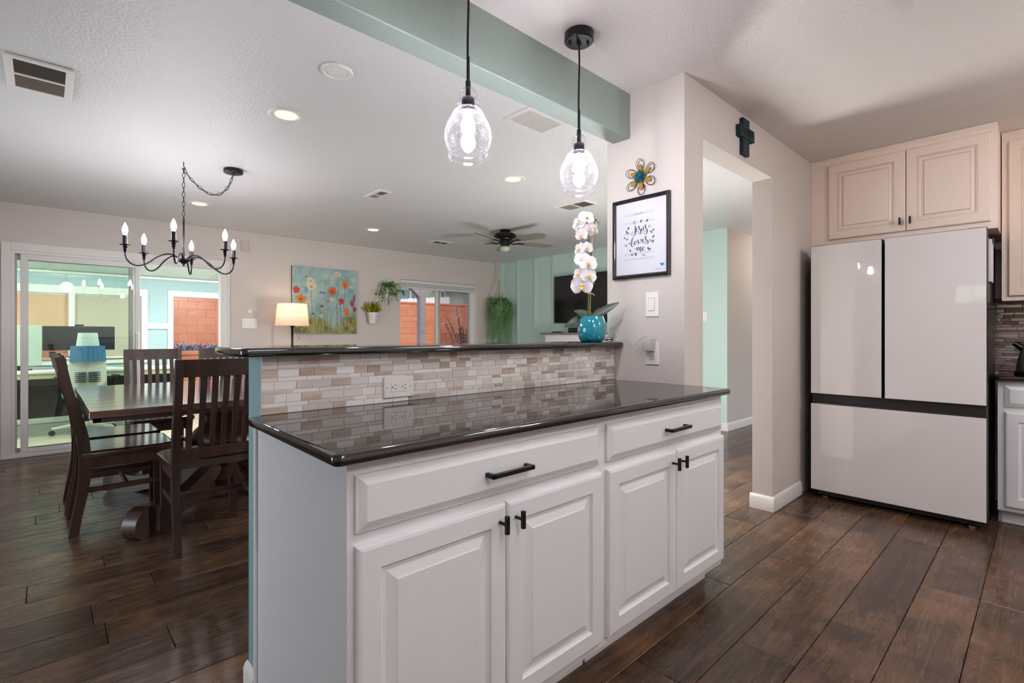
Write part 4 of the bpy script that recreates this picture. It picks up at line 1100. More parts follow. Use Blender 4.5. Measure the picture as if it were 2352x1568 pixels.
# ---- vents: frame with two banks of louvres
def vent(x0, x1, y0, y1, label, along='y', dark=(96, 86, 80), halves=2):
    zc = ceil_z((x0 + x1) / 2, (y0 + y1) / 2)
    t = thing('ceiling_vent', label, 'vent', ((x0 + x1) / 2, (y0 + y1) / 2, zc - .014), 'ceiling vents')
    e = .030; b = B()
    b.box(x0, x1, y0, y0 + e, zc - .011, zc, .002); b.box(x0, x1, y1 - e, y1, zc - .011, zc, .002); b.box(x0, x0 + e, y0 + e, y1 - e, zc - .011, zc, .002); b.box(x1 - e, x1, y0 + e, y1 - e, zc - .011, zc, .002)
    if along == 'y': b.box(x0 + e, x1 - e, (y0 + y1) / 2 - .008, (y0 + y1) / 2 + .008, zc - .011, zc)
    else: b.box((x0 + x1) / 2 - .008, (x0 + x1) / 2 + .008, y0 + e, y1 - e, zc - .011, zc)
    obj('frame', b, M_TRIM, t)
    obj('duct', B().box(x0 + e, x1 - e, y0 + e, y1 - e, zc - .003, zc + .002), pm('vent_dark', (58, 52, 48), .8), t)
    lm = pm('vent_louvre', (150, 140, 132), .5)
    if along == 'y':
        banks = ((y0 + e, (y0 + y1) / 2 - .008, 1), ((y0 + y1) / 2 + .008, y1 - e, -1))
        for a, c, s in banks:
            n = max(5, int((c - a) / .013))
            for i in range(n):
                y = a + (c - a) * (i + .5) / n
                obj('louvre', B().prism([(y - .004, zc - .0095), (y - .003, zc - .0105), (y + .004 * s + .001, zc - .002), (y + .004 * s, zc - .0015)], 'x', x0 + e, x1 - e), lm, t)
    else:
        n = int((x1 - x0 - 2 * e) / .013)
        for i in range(n):
            x = x0 + e + (x1 - x0 - 2 * e) * (i + .5) / n
            obj('louvre', B().prism([(x - .004, zc - .0095), (x - .003, zc - .0105), (x + .005, zc - .002), (x + .004, zc - .0015)], 'y', y0 + e, y1 - e), lm, t)
    return t
vent(-.135, .105, 3.14, 3.545, 'large white louvred vent on the ceiling left of the smoke alarm')
vent(2.10, 2.23, 3.91, 4.205, 'small white two bank vent on the ceiling left of the fan')
vent(3.755, 4.01, 5.46, 5.655, 'white vent on the ceiling just above the living room window', 'x')
vent(3.675, 3.90, 2.94, 3.318, 'white two bank vent on the ceiling above the orchid')
# eggcrate return grille
gx0, gx1, gy0, gy1 = 1.965, 2.288, 1.957, 2.177; gz = ceil_z(2.1, 2.07)
t = thing('return_grille', 'white eggcrate return grille on the ceiling behind the beam', 'vent', ((gx0 + gx1) / 2, (gy0 + gy1) / 2, gz - .012), 'ceiling vents')
b = B(); e = .025
b.box(gx0, gx1, gy0, gy0 + e, gz - .010, gz, .002); b.box(gx0, gx1, gy1 - e, gy1, gz - .010, gz, .002); b.box(gx0, gx0 + e, gy0 + e, gy1 - e, gz - .010, gz, .002); b.box(gx1 - e, gx1, gy0 + e, gy1 - e, gz - .010, gz, .002)
obj('frame', b, M_TRIM, t)
b = B()
for i in range(1, 20): x = gx0 + e + (gx1 - gx0 - 2 * e) * i / 20; b.box(x - .0018, x + .0018, gy0 + e, gy1 - e, gz - .009, gz - .0005)
for i in range(1, 13): y = gy0 + e + (gy1 - gy0 - 2 * e) * i / 13; b.box(gx0 + e, gx1 - e, y - .0018, y + .0018, gz - .009, gz - .0005)
o = obj('eggcrate', b, M_TRIM, t); o['kind'] = 'stuff'
obj('duct', B().box(gx0 + e, gx1 - e, gy0 + e, gy1 - e, gz - .001, gz + .002), pm('return_dark', (112, 98, 90), .8), t)
# smoke alarm base
sx, sy = 1.021, 2.317; sz = ceil_z(sx, sy)
t = thing('smoke_alarm', 'round white smoke alarm mount on the dining ceiling', 'smoke alarm', (sx, sy, sz - .02))
obj('mount_plate', B().lathe([(.072, 0), (.074, -.004), (.070, -.012), (.058, -.014), (.056, -.010), (.0, -.010)], (sx, sy, sz), 40), M_WHITEPL, t, 40)
b = B()
for a in (.3, 2.2, 4.0, 5.2): b.box(sx + .034 * math.cos(a) - .011, sx + .034 * math.cos(a) + .011, sy + .034 * math.sin(a) - .005, sy + .034 * math.sin(a) + .005, sz - .014, sz - .009, .002)
obj('clip', b, M_WHITEPL, t)

# ---- ceiling fan
FX_, FY_ = 4.026, 4.427; fz = ceil_z(FX_, FY_)
t = thing('ceiling_fan', 'black five blade ceiling fan with weathered grey blades', 'ceiling fan', (FX_, FY_, 2.09))
c = (FX_, FY_, fz)
obj('canopy', B().lathe([(0, 0), (.064, 0), (.066, -.008), (.056, -.022), (.052, -.030)], c, 30), M_BLACK, t, 40)
obj('motor_housing', B().lathe([(.052, -.028), (.078, -.036), (.12, -.050), (.132, -.066), (.134, -.082), (.124, -.094), (.098, -.106), (.094, -.122), (.07, -.130), (.055, -.134)], c, 36), M_BLACK, t, 40)
obj('light_fitter', B().lathe([(.055, -.134), (.056, -.185), (.050, -.19), (.03, -.19)], c, 28), M_BLACK, t, 40)
FBL = wood('weathered_blade_wood', [(.2, (122, 112, 98)), (.5, (158, 148, 132)), (.8, (180, 170, 152))], 'x', .5, 6, 6, bmp=.1)
OPAL = pm('frosted_shade_glass', (204, 208, 190), .35, trans=.3)
b = B(); M_ = Matrix.Translation((FX_ - .012, FY_ - .012, fz - .188)) @ Matrix.Rotation(.28, 4, rt) 
b.lathe([(.03, .0), (.052, -.006), (.064, -.028), (.060, -.050), (.045, -.066), (.03, -.072), (0, -.074)], (0, 0, 0), 28); b.move(M_)
obj('glass_shade', b, OPAL, t, 50)
for k in range(5):
    an = math.radians(52 + 72 * k + 2); Mr = Matrix.Translation((FX_, FY_, fz - .138)) @ Matrix.Rotation(an, 4, 'Z')
    b = B(); b.tube(spline([(.05, 0, -.012), (.10, 0, -.022), (.135, .0, -.018), (.16, 0, -.012)], 4), .009, 8); b.box(.145, .25, -.026, .026, -.017, -.011, .002); b.move(Mr)
    ir = obj('blade_iron', b, M_BLACK, t, 40)
    b = B(); half = [(.175, .034), (.22, .045), (.32, .058), (.44, .066), (.54, .062), (.61, .048), (.655, .012)]
    poly = half + [(x, -y) for x, y in half[::-1]]
    b.prism(poly, 'z', -.010, -.003); b.move(Mr @ Matrix.Rotation(-.21, 4, 'X'))
    obj('blade', b, FBL, t)
b = B()
for i in range(2): b.tube([(FX_ + .05 - .1 * i, FY_ - .02, fz - .18), (FX_ + .052 - .1 * i, FY_ - .02, fz - .27)], .0012, 5)
obj('pull_chain', b, pm('steel', (150, 146, 142), .25, metal=.9), t)
# ================================================================== DINING SET
TX0, TX1, TY0, TY1 = .164, 1.79, 3.291, 4.917
tc = ((TX0 + TX1) / 2, (TY0 + TY1) / 2)
tb = thing('dining_table', 'large square dark wood pedestal dining table with plank top', 'table', (tc[0], tc[1], 0))
nb = 9
for i in range(nb):
    y0 = TY0 + (TY1 - TY0) * i / nb; y1 = TY0 + (TY1 - TY0) * (i + 1) / nb
    obj('plank', B().box(TX0, TX1, y0 + .0004, y1 - .0004, .722, .76, .0025), M_DARKWOODX, tb)
b = B(); e = .018
for x0, x1, y0, y1 in ((TX0 + e, TX1 - e, TY0 + e, TY0 + e + .03), (TX0 + e, TX1 - e, TY1 - e - .03, TY1 - e), (TX0 + e, TX0 + e + .03, TY0 + e, TY1 - e), (TX1 - e - .03, TX1 - e, TY0 + e, TY1 - e)):
    b.box(x0, x1, y0, y1, .698, .722)
obj('under_frame', b, M_DARKWOOD, tb)
obj('pedestal', B().lathe([(.20, .10), (.21, .14), (.16, .17), (.13, .21), (.16, .25), (.225, .31), (.245, .38), (.21, .46), (.15, .52), (.13, .56), (.17, .60), (.18, .63), (.30, .66), (.32, .70)], (tc[0], tc[1], 0), 36), M_DARKWOOD, tb, 40)
foot = [(.08, .06), (.35, .05), (.55, .028), (.68, .0), (.86, .0), (.90, .06), (.895, .11), (.85, .155), (.80, .165), (.76, .15), (.72, .125), (.62, .12), (.50, .15), (.36, .20), (.22, .25), (.08, .27)]
foot = [(v.x, max(0.0, v.z)) for v in spline([(x, 0, z) for x, z in foot], 3, True)]
for k in range(4):
    b = B(); b.prism(foot, 'y', -.040, .040); b.move(Matrix.Translation((tc[0], tc[1], 0)) @ Matrix.Rotation(PI / 4 + k * PI / 2, 4, 'Z'))
    obj('scroll_foot', b, M_DARKWOOD, tb, 30)
obj('base_block', B().box(tc[0] - .17, tc[0] + .17, tc[1] - .17, tc[1] + .17, .03, .12, .006), M_DARKWOOD, tb)
# ---- chairs
def chair_proto(label):
    t = thing('dining_chair', label, 'chair', (0, 0, 0), 'slat back dining chairs')
    prof = [(-.050, 0), (-.032, .12), (-.012, .23), (0, .34), (0, .45), (-.010, .56), (-.034, .68), (-.062, .79), (-.086, .90), (-.105, 1.02)]
    pp = spline([(0, y, z) for y, z in prof], 3)
    def yo(z):
        for (a, za), (c, zb) in zip(prof, prof[1:]):
            if za <= z <= zb: return a + (c - a) * (z - za) / (zb - za)
        return prof[-1][0]
    for s in (-1, 1):
        rings = []
        for p in pp:
            hw_, hd = .0175, .022 + .006 * math.exp(-((p.z - .45) / .25) ** 2)
            x = s * .190
            rings.append([(x - hw_, p.y - hd, p.z), (x + hw_, p.y - hd, p.z), (x + hw_, p.y + hd, p.z), (x - hw_, p.y + hd, p.z)])
        obj('rear_post', B().loops(rings), M_DARKWOOD, t, 35)
        fl_ = B().loops([[(s * .178 - .019, .375, 0), (s * .178 + .019, .375, 0), (s * .178 + .019, .413, 0), (s * .178 - .019, .413, 0)],
                         [(s * .178 - .022, .370, .37), (s * .178 + .022, .370, .37), (s * .178 + .022, .416, .37), (s * .178 - .022, .416, .37)],
                         [(s * .178 - .022, .370, .44), (s * .178 + .022, .370, .44), (s * .178 + .022, .416, .44), (s * .178 - .022, .416, .44)]])
        obj('front_leg', fl_, M_DARKWOOD, t)
        obj('side_stretcher', B().box(s * .184 - .009, s * .184 + .009, 0, .38, .235, .265, .003), M_DARKWOOD, t)
        obj('side_apron', B().box(s * .184 - .011, s * .184 + .011, .01, .38, .375, .44), M_DARKWOOD, t)
    obj('cross_stretcher', B().box(-.18, .18, .185, .205, .238, .262, .003), M_DARKWOOD, t)
    obj('front_apron', B().box(-.16, .16, .385, .405, .375, .44), M_DARKWOOD, t)
    st = []
    for z, g in ((.44, 0), (.462, .006), (.472, .0), (.476, -.012)):
        hwf, hwb = .222 + g, .205 + g
        st.append([(-hwb, -.012, z), (hwb, -.012, z), (hwf, .36, z), (hwf - .03, .43 + g, z), (-hwf + .03, .43 + g, z), (-hwf, .36, z)])
    flat_top(obj('seat', B().loops(st), M_SEATWOOD, t, 50))
    def rail(nm, z0, z1, bow):
        rings = []
        for i in range(9):
            f = -1 + 2 * i / 8; x = f * (.205 if nm == 'top_rail' else .175); by = -bow * (1 - f * f)
            rings.append([(x, yo(z0) + by - .013, z0), (x, yo(z0) + by + .013, z0), (x, yo(z1) + by + .013, z1), (x, yo(z1) + by - .013, z1)])
        obj(nm, B().loops(rings), M_DARKWOOD, t, 35)
    rail('top_rail', .930, 1.022, .020); rail('lower_rail', .492, .545, .012)
    for k in range(6):
        f = (k - 2.5) / 3.0 * .93; x = f * .172
        rings = []
        for i in range(8):
            z = .535 + (.94 - .535) * i / 7; y = yo(z) - .015 * (1 - f * f); w_ = .0115 + .0035 * i / 7
            rings.append([(x - w_, y - .006, z), (x + w_, y - .006, z), (x + w_, y + .006, z), (x - w_, y + .006, z)])
        obj('slat', B().loops(rings), M_DARKWOOD, t, 35)
    return t
proto = chair_proto('dark wood slat back chair at the table side facing the island')
def chair(x, y, rz, label, first=False):
    c = proto if first else copy_tree(proto)
    c['label'] = label; c.location = (x, y, 0); c.rotation_euler = (0, 0, rz)
chair(.690, 3.112, 0, 'dark wood slat back chair standing beside the half wall end', True)
chair(.170, 3.968, -PI / 2, 'dark slat back chair at the open table end, nearer the island of two')
chair(.165, 4.475, -PI / 2, 'dark slat back chair at the open table end, farther from the island of two')
chair(.70, 5.27, PI, 'dark slat back chair across the table with its back to the sliding door')
chair(1.25, 5.25, PI, 'dark slat back chair across the table in front of the table lamp')
# ================================================================== LIVING ROOM
# ---- poppy painting: gallery canvas with painted colours
px0, px1, pz0, pz1 = 2.285, 3.148, 1.165, 2.021
pt = thing('canvas_painting', 'square canvas painting of orange poppies on a teal sky', 'painting', ((px0 + px1) / 2, YL - .02, pz0))
obj('stretcher', B().box(px0, px1, YL - .034, YL - .002, pz0, pz1), pm('brown_canvas_edge', (122, 82, 48), .7), pt)
N = 190
rg = np.random.RandomState(4)
def vnoise(n, f, seed):
    r = np.random.RandomState(seed); g = r.rand(f + 2, f + 2); x = np.linspace(0, f, n, endpoint=False); i = x.astype(int); t = x - i; t = t * t * (3 - 2 * t)
    a = g[i][:, i]; bq = g[i][:, i + 1]; c = g[i + 1][:, i]; d = g[i + 1][:, i + 1]
    return (a * (1 - t)[None, :] + bq * t[None, :]) * (1 - t)[:, None] + (c * (1 - t)[None, :] + d * t[None, :]) * t[:, None]
def fb(seed, f0): return .5 * vnoise(N, f0, seed) + .3 * vnoise(N, f0 * 2, seed + 1) + .2 * vnoise(N, f0 * 4, seed + 2)
yy, xx = np.mgrid[0:N, 0:N] / (N - 1.0)                   # yy 0 bottom .. 1 top
def mixn(a, bcol, f): return a * (1 - f[..., None]) + np.array(bcol, float) * f[..., None]
img = np.ones((N, N, 3)) * np.array((154, 188, 184.))
img = mixn(img, (196, 204, 184), np.clip(fb(1, 4) * 2.4 - .9, 0, 1)); img = mixn(img, (112, 154, 162), np.clip(fb(9, 5) * 2.4 - 1.25, 0, 1))
img = mixn(img, (70, 112, 146), np.clip(fb(13, 4) * 2.2 - .9, 0, 1) * np.clip((xx - .55) * 2.2, 0, 1) * np.clip((yy - .55) * 2.5, 0, 1))
hill = .24 + .10 * np.sin(xx * 7 + .4) + .05 * np.sin(xx * 17) + .08 * fb(17, 9)
gr = np.clip((hill - yy) * 9, 0, 1)
gcol = np.ones((N, N, 3)) * np.array((164, 158, 88.)); gcol = mixn(gcol, (104, 104, 46), np.clip(fb(23, 12) * 3 - 1.2, 0, 1)); gcol = mixn(gcol, (178, 164, 88), np.clip(vnoise(N, 30, 31) * 3 - 1.9, 0, 1))
img = img * (1 - gr[..., None]) + gcol * gr[..., None]
def line(x0, y0, x1, y1, col, w=.004, al=.85):
    global img
    dx, dy = x1 - x0, y1 - y0; t = np.clip(((xx - x0) * dx + (yy - y0) * dy) / (dx * dx + dy * dy), 0, 1)
    d = np.hypot(xx - x0 - t * dx - .006 * np.sin(t * 7), yy - y0 - t * dy); img = mixn(img, col, np.clip((w - d) / (w * .5), 0, 1) * al)
WOB = fb(41, 22)
def blob(x, y, rx, ry, col, al=.95, lob=5, seed=0):
    global img
    rx, ry = rx * 1.22, ry * 1.22; a = np.arctan2((yy - y) / ry, (xx - x) / rx); d = np.hypot((xx - x) / rx, (yy - y) / ry) / (1 + .10 * np.sin(lob * a + seed) + .07 * np.sin(3 * a - seed * 2)) + .35 * (WOB - .5); img = mixn(img, col, np.clip((1 - d) * 5, 0, 1) * al)
for i in range(46):
    x = rg.rand(); y = rg.rand() * .35 + .05; line(x, 0, x + rg.uniform(-.05, .05), y, (96, 100, 52) if i % 3 else (84, 66, 48), .0035, .6)
for x0, y0, x1, y1 in ((.77, .05, .81, .74), (.68, .05, .68, .62), (.68, .62, .61, .68), (.14, .3, .13, .48), (.29, .3, .28, .69), (.73, .1, .74, .5), (.83, .1, .83, .35), (.95, .1, .95, .38), (.69, .6, .69, .88), (.36, .02, .42, .32), (.8, .02, .79, .25)):
    line(x0, y0, x1, y1, (92, 78, 56), .0042)
for x, y, r_ in ((.28, .72, .075), (.27, .80, .055), (.69, .93, .045), (.93, .86, .03), (.23, .46, .035), (.43, .27, .03), (.60, .53, .03), (.91, .74, .03)):
    blob(x, y, r_, r_ * .75, (222, 206, 168), .85, 7, x * 9)
    blob(x, y - .01, r_ * .25, r_ * .2, (150, 132, 70), .8)
for x, y, rx, ry, c in ((.125, .525, .066, .052, (226, 120, 26)), (.125, .515, .025, .022, (150, 80, 30)), (.605, .66, .06, .058, (218, 98, 36)), (.60, .645, .03, .025, (190, 70, 40)), (.81, .775, .042, .056, (232, 118, 24)), (.81, .75, .02, .03, (202, 92, 22)),
                        (.06, .65, .042, .048, (188, 44, 50)), (.745, .505, .045, .05, (190, 76, 74)), (.745, .515, .02, .02, (160, 50, 56)), (.835, .345, .042, .055, (224, 108, 58)), (.965, .385, .028, .04, (166, 48, 52)), (.53, .495, .02, .02, (202, 96, 54)), (.47, .52, .016, .012, (210, 110, 80)), (.44, .42, .026, .014, (130, 50, 54)), (.505, .365, .03, .012, (220, 122, 40)),
                        (.42, .63, .015, .014, (186, 60, 46)), (.93, .48, .03, .05, (132, 66, 64)), (.96, .56, .018, .05, (142, 70, 66)), (.9, .19, .02, .018, (120, 70, 80)), (.2, .855, .01, .012, (160, 70, 40)), (.755, .85, .012, .016, (130, 86, 50)), (.30, .30, .02, .014, (140, 66, 62)), (.47, .62, .03, .014, (90, 130, 180)), (.2, .66, .025, .04, (110, 150, 186))):
    blob(x, y, rx, ry, c, .95, 5, x * 20 + y * 7)
img = np.clip(img * (.93 + .14 * rg.rand(N, N)[..., None]), 0, 255)
me = bpy.data.meshes.new('painted_face')
gx = np.linspace(px0, px1, N); gz = np.linspace(pz0, pz1, N)
V = np.zeros((N, N, 3)); V[..., 0] = gx[None, :]; V[..., 1] = YL - .0345 - .0006 * vnoise(N, 60, 77); V[..., 2] = gz[:, None]
idx = np.arange(N * N).reshape(N, N); Fq = np.stack([idx[:-1, :-1], idx[:-1, 1:], idx[1:, 1:], idx[1:, :-1]], -1).reshape(-1, 4)
me.from_pydata([tuple(v) for v in V.reshape(-1, 3)], [], [tuple(int(q) for q in f) for f in Fq])
ca = me.color_attributes.new('paint', 'FLOAT_COLOR', 'POINT')
l_ = img.reshape(-1, 3) / 255.; l_ = np.where(l_ <= .04045, l_ / 12.92, ((l_ + .055) / 1.055) ** 2.4)
ca.data.foreach_set('color', np.concatenate([l_, np.ones((N * N, 1))], 1).astype(np.float32).ravel())
m, nt, p = base_mat('oil_paint'); at = nt.nodes.new('ShaderNodeVertexColor'); at.layer_name = 'paint'; nt.links.new(at.outputs[0], p.inputs['Base Color']); p.inputs['Roughness'].default_value = .5
me.materials.append(m)
me.transform(Matrix.Translation(-pt.location)); o = bpy.data.objects.new('painted_face', me); COL.objects.link(o); o.parent = pt

# ---- console with table lamp
LX, LY = 2.178, 6.2
cs = thing('console_table', 'low dark console table under the lamp behind the bar', 'table', (2.5, 6.25, 0))
obj('top', B().box(1.75, 3.2, 6.03, 6.46, .86, .90, .004), M_DARKWOODX, cs)
for x in (1.79, 3.16):
    for y in (6.07, 6.42): obj('leg', B().box(x - .025, x + .025, y - .025, y + .025, 0, .86, .003), M_DARKWOOD, cs)
obj('apron', B().box(1.79, 3.16, 6.07, 6.42, .78, .86), M_DARKWOOD, cs)
lm = thing('table_lamp', 'lit table lamp with cream drum shade and slim dark stem', 'lamp', (LX, LY, .90))
obj('base', B().lathe([(.085, 0), (.088, .006), (.075, .014), (.03, .024), (.016, .034)], (LX, LY, .90), 28), M_BRONZE, lm, 40)
obj('stem', B().lathe([(.016, .034), (.024, .10), (.025, .112), (.014, .118), (.0125, .13), (.0125, .335), (.02, .345), (.036, .357), (.04, .364), (.018, .368), (.012, .38), (.012, .48)], (LX, LY, .90), 18), M_BRONZE, lm, 40)
m, nt, p = base_mat('cream_shade_linen')
p.inputs['Base Color'].default_value = lin((240, 226, 210)); p.inputs['Roughness'].default_value = .9
tr_ = nt.nodes.new('ShaderNodeBsdfTranslucent'); tr_.inputs[0].default_value = lin((250, 240, 228)); mx = nt.nodes.new('ShaderNodeMixShader'); mx.inputs[0].default_value = .55
nt.links.new(p.outputs[0], mx.inputs[1]); nt.links.new(tr_.outputs[0], mx.inputs[2]); nt.links.new(mx.outputs[0], nt.nodes['Material Output'].inputs[0])
obj('shade', B().lathe([(.190, .355), (.163, .62)], (LX, LY, .90), 44, cap=False), m, lm, 60)
b = B()
for r_, z in ((.1905, .355), (.1635, .62)): b.tube([(LX + r_ * math.cos(2*PI*i/40), LY + r_ * math.sin(2*PI*i/40), .90 + z) for i in range(40)], .003, 6, True)
for i in range(3): a = 2 * PI * i / 3; b.tube([(LX, LY, .90 + .605), (LX + .163 * math.cos(a), LY + .163 * math.sin(a), .90 + .618)], .002, 5)
obj('shade_ring', b, pm('cream_trim', (226, 204, 182), .7), lm)
obj('bulb', B().lathe([(.012, .485), (.014, .50), (.028, .535), (.025, .56), (.0, .572)], (LX, LY, .90), 18), emis('lamp_bulb_glow', (255, 218, 182), 14), lm, 60)
b = B(); b.tube([(LX + .07, LY - .03, .90 + .40), (LX + .07, LY - .03, .90 + .205)], .001, 5); b.ball((LX + .07, LY - .03, .90 + .200), .006, (1, 1, 1), 8, 6)
obj('pull_chain', b, M_BRONZE, lm)
# ---- added paper lantern, unseen behind the stub wall, to brighten the living room
fx, fy = 3.5, 2.3
tl = thing('fill_lantern', 'added white paper column lamp for fill, hidden behind the stub wall', 'lamp', (fx, fy, 0))
obj('base', B().lathe([(.16, 0), (.16, .02), (.14, .03), (.0, .03)], (fx, fy, 0), 30), M_BRONZE, tl, 40); obj('pole', B().tube([(fx, fy, .03), (fx, fy, .30)], .012, 12), M_BRONZE, tl, 50)
b = B(); b.lathe([(.10, .30)] + [(.15 + .006 * (i % 2), .33 + i * .03) for i in range(38)] + [(.10, 1.48)], (fx, fy, 0), 30)
obj('paper_shade', b, emis('lantern_fill_glow', (252, 252, 250), 7.6), tl, 60)
# ---- plates on the far wall
t = thing('light_switch', 'white triple rocker switch plate beside the table lamp', 'switch', (1.8, YL, 1.224), 'electric plates')
obj('cover_plate', B().box(1.719, 1.882, YL - .007, YL + .001, 1.224, 1.342, .002), M_WHITEPL, t)
for i in range(3): obj('rocker', B().box(1.745 + i * .041, 1.776 + i * .041, YL - .011, YL - .006, 1.25, 1.316, .002), M_WHITEPL, t)
t = tag(obj('wall_sensor', B().lathe([(.028, 0), (.028, -.012), (.024, -.018), (0, -.019)], (1.80, YL, 1.428), 24, 'y'), M_WHITEPL, smooth=40), 'round white wall sensor above the triple switch plate', 'sensor')
t = thing('wall_speaker', 'flat off-white speaker plate high on the far wall beside the chandelier', 'speaker', (1.75, YL, 2.138))
obj('cover', B().box(1.705, 1.79, YL - .02, YL + .001, 2.138, 2.264, .004), pm('off_white_plate', (204, 192, 184), .5), t); obj('grille', B().box(1.715, 1.78, YL - .022, YL - .019, 2.15, 2.252, .002), MATS['off_white_plate'], t)
# ---- wall pots
WPOT = pm('white_pot', (232, 226, 222), .4)
LG = pm('fresh_green_leaf', (104, 152, 68), .5, trans=.25, var=.3, vscale=40); YG = pm('yellow_green_leaf', (142, 148, 30), .5, trans=.2, var=.35, vscale=30)
def wallpot(x, z, label, sc):
    t = thing('wall_planter', label, 'plant', (x, YL - .075, z), 'wall planters')
    obj('pot', B().lathe([(.050 * sc, 0), (.067 * sc, .125), (.075 * sc, .127), (.075 * sc, .155), (.068 * sc, .155), (.064 * sc, .130), (0, .128)], (x, YL - .078, z), 28), WPOT, t, 40)
    obj('wall_hook', B().box(x - .012, x + .012, YL - .016, YL, z + .06, z + .16, .002), M_TRIM, t)
    return t
PRr = random.Random(8)
t = wallpot(3.366, 1.305, 'white wall planter with spiky yellow-green succulent', 1.0)
b = B(); b2 = B()
for i in range(46):
    a = PRr.uniform(0, 2 * PI); el = PRr.uniform(.5, 1.45); d = (math.cos(a) * math.cos(el), math.sin(a) * math.cos(el), math.sin(el))
    if d[1] > .45: d = (d[0], -.2, d[2])
    (b if i % 6 else b2).leaf((3.366 + d[0] * .02, YL - .085 + d[1] * .02, 1.435), d, (PRr.uniform(-1, 1), PRr.uniform(-1, 1), .3), PRr.uniform(.12, .20), .036, PRr.uniform(-.1, .25), 3)
o = obj('foliage', b, YG, t); o['kind'] = 'stuff'; o = obj('yellow_leaves', b2, pm('amber_leaf', (196, 150, 28), .5), t); o['kind'] = 'stuff'
t = wallpot(3.60, 1.665, 'white wall planter with trailing green vine', 1.0)
b = B()
for i in range(26):
    a = PRr.uniform(PI * .95, 2.05 * PI); reach = PRr.uniform(.06, .24); drop = PRr.uniform(-.02, .22)
    pts = spline([(3.60, YL - .085, 1.81), (3.60 + reach * .6 * math.cos(a), YL - .09 + .25 * reach * math.sin(a), 1.86 + PRr.uniform(-.01, .04)), (3.60 + reach * math.cos(a), YL - .10 + .3 * reach * math.sin(a), 1.80 - drop * .5), (3.60 + reach * 1.1 * math.cos(a), YL - .10 + .3 * reach * math.sin(a), 1.80 - drop)], 6)
    b.tube(pts, .0015, 4)
    for p in pts[3::1]: b.leaf(p, (PRr.uniform(-1, 1), PRr.uniform(-1, .3), PRr.uniform(-.6, .8)), (0, 0, 1), PRr.uniform(.03, .05), .022, .2, 2)
o = obj('vine', b, LG, t); o['kind'] = 'stuff'
# ---- macrame hanger with string plant
HX, HY = 5.58, 6.28; hz = ceil_z(HX, HY)
t = thing('hanging_plant', 'trailing green plant in a white macrame hanger in the corner', 'plant', (HX, HY, .98))
obj('ceiling_hook', B().tube(spline([(HX, HY, hz), (HX, HY, hz - .03), (HX + .012, HY, hz - .045), (HX, HY, hz - .058)], 5), .003, 6), M_TRIM, t, 60)
CORD = pm('cream_cotton_cord', (226, 214, 200), .9)
for k in range(4):
    a = PI / 4 + k * PI / 2 + .3
    cord = spline([(HX, HY, hz - .05), (HX + .01 * math.cos(a), HY + .01 * math.sin(a), 2.14), (HX + .12 * math.cos(a), HY + .12 * math.sin(a), 1.75), (HX + .125 * math.cos(a), HY + .125 * math.sin(a), 1.63), (HX + .07 * math.cos(a + .4), HY + .07 * math.sin(a + .4), 1.45), (HX, HY, 1.40)], 6)
    c = obj('cord', B().tube(cord, .006, 6), CORD, t, 60)
    b = B()
    for z in (1.73, 1.78): b.ball((HX + .121 * math.cos(a), HY + .121 * math.sin(a), z), .012, (1, 1, 1), 8, 6)
    obj('wood_bead', b, pm('wooden_bead', (196, 156, 116), .5), c, 60)
obj('pot', B().lathe([(.07, 1.44), (.105, 1.51), (.115, 1.61), (.11, 1.65), (.10, 1.65), (.09, 1.62), (0, 1.62)], (HX, HY, 0), 26), pm('sage_pot', (150, 168, 140), .6), t, 40)
b = B()
for i in range(150):
    a = PRr.uniform(0, 2 * PI); r0 = PRr.uniform(.02, .10); r1 = PRr.choice((.11, .15, .2)) + PRr.uniform(-.03, .03); dr_ = PRr.choice((PRr.uniform(.05, .3), PRr.uniform(.35, .66), PRr.uniform(.5, .72)))
    c0, s0 = math.cos(a), math.sin(a)
    pts = spline([(HX + r0 * c0, HY + r0 * s0, 1.63), (HX + r1 * .75 * c0, HY + r1 * .75 * s0, 1.67 + PRr.uniform(-.04, .10)), (HX + r1 * c0, HY + r1 * s0, 1.59 + PRr.uniform(-.08, .06)), (HX + r1 * 1.02 * c0 + PRr.uniform(-.06, .06), HY + r1 * 1.02 * s0, 1.63 - dr_)], 9)
    b.tube(pts, .0012, 3)
    for p in pts[2:]:
        for _ in range(2): b.leaf(p, (PRr.uniform(-1, 1), PRr.uniform(-1, 1), PRr.uniform(-.9, .5)), (0, 0, 1), PRr.uniform(.018, .034), .018, .1, 2)
o = obj('trailing_foliage', b, pm('string_plant_leaf', (146, 192, 126), .5, trans=.3, var=.35, vscale=30), t); o['kind'] = 'stuff'
# ---- television and mantel on the aqua wall
TVX = 5.80
tv = thing('television', 'black flat television mounted on the aqua wall behind the orchid', 'television', (TVX, 4.52, 1.318))
obj('case', B().box(TVX - .055, TVX, 3.95, 5.19, 1.325, 2.04, .006), M_BLACK, tv)
obj('screen', B().box(TVX - .058, TVX - .054, 3.96, 5.18, 1.345, 2.03), pm('tv_screen', (26, 24, 24), .12, spec=.6), tv)
obj('wall_bracket', B().box(TVX, 5.88, 4.4, 4.7, 1.5, 1.8), M_BLACK, tv)
obj('lower_mount', B().box(TVX - .05, TVX - .03, 4.72, 4.74, 1.25, 1.33), M_BLACK, tv)
mt = thing('fireplace_mantel', 'white mantel with grey wood shelf under the television', 'mantel', (5.62, 4.35, 0))
obj('shelf', B().box(5.36, 5.86, 3.6, 5.13, 1.150, 1.178, .004), wood('grey_wood_shelf', [(.2, (110, 100, 92)), (.6, (146, 134, 124)), (.9, (170, 158, 148))], 'y', .5, 10, 3, bmp=.1), mt)
obj('frieze', B().box(5.41, 5.85, 3.65, 5.07, .99, 1.15, .004), M_TRIM, mt)
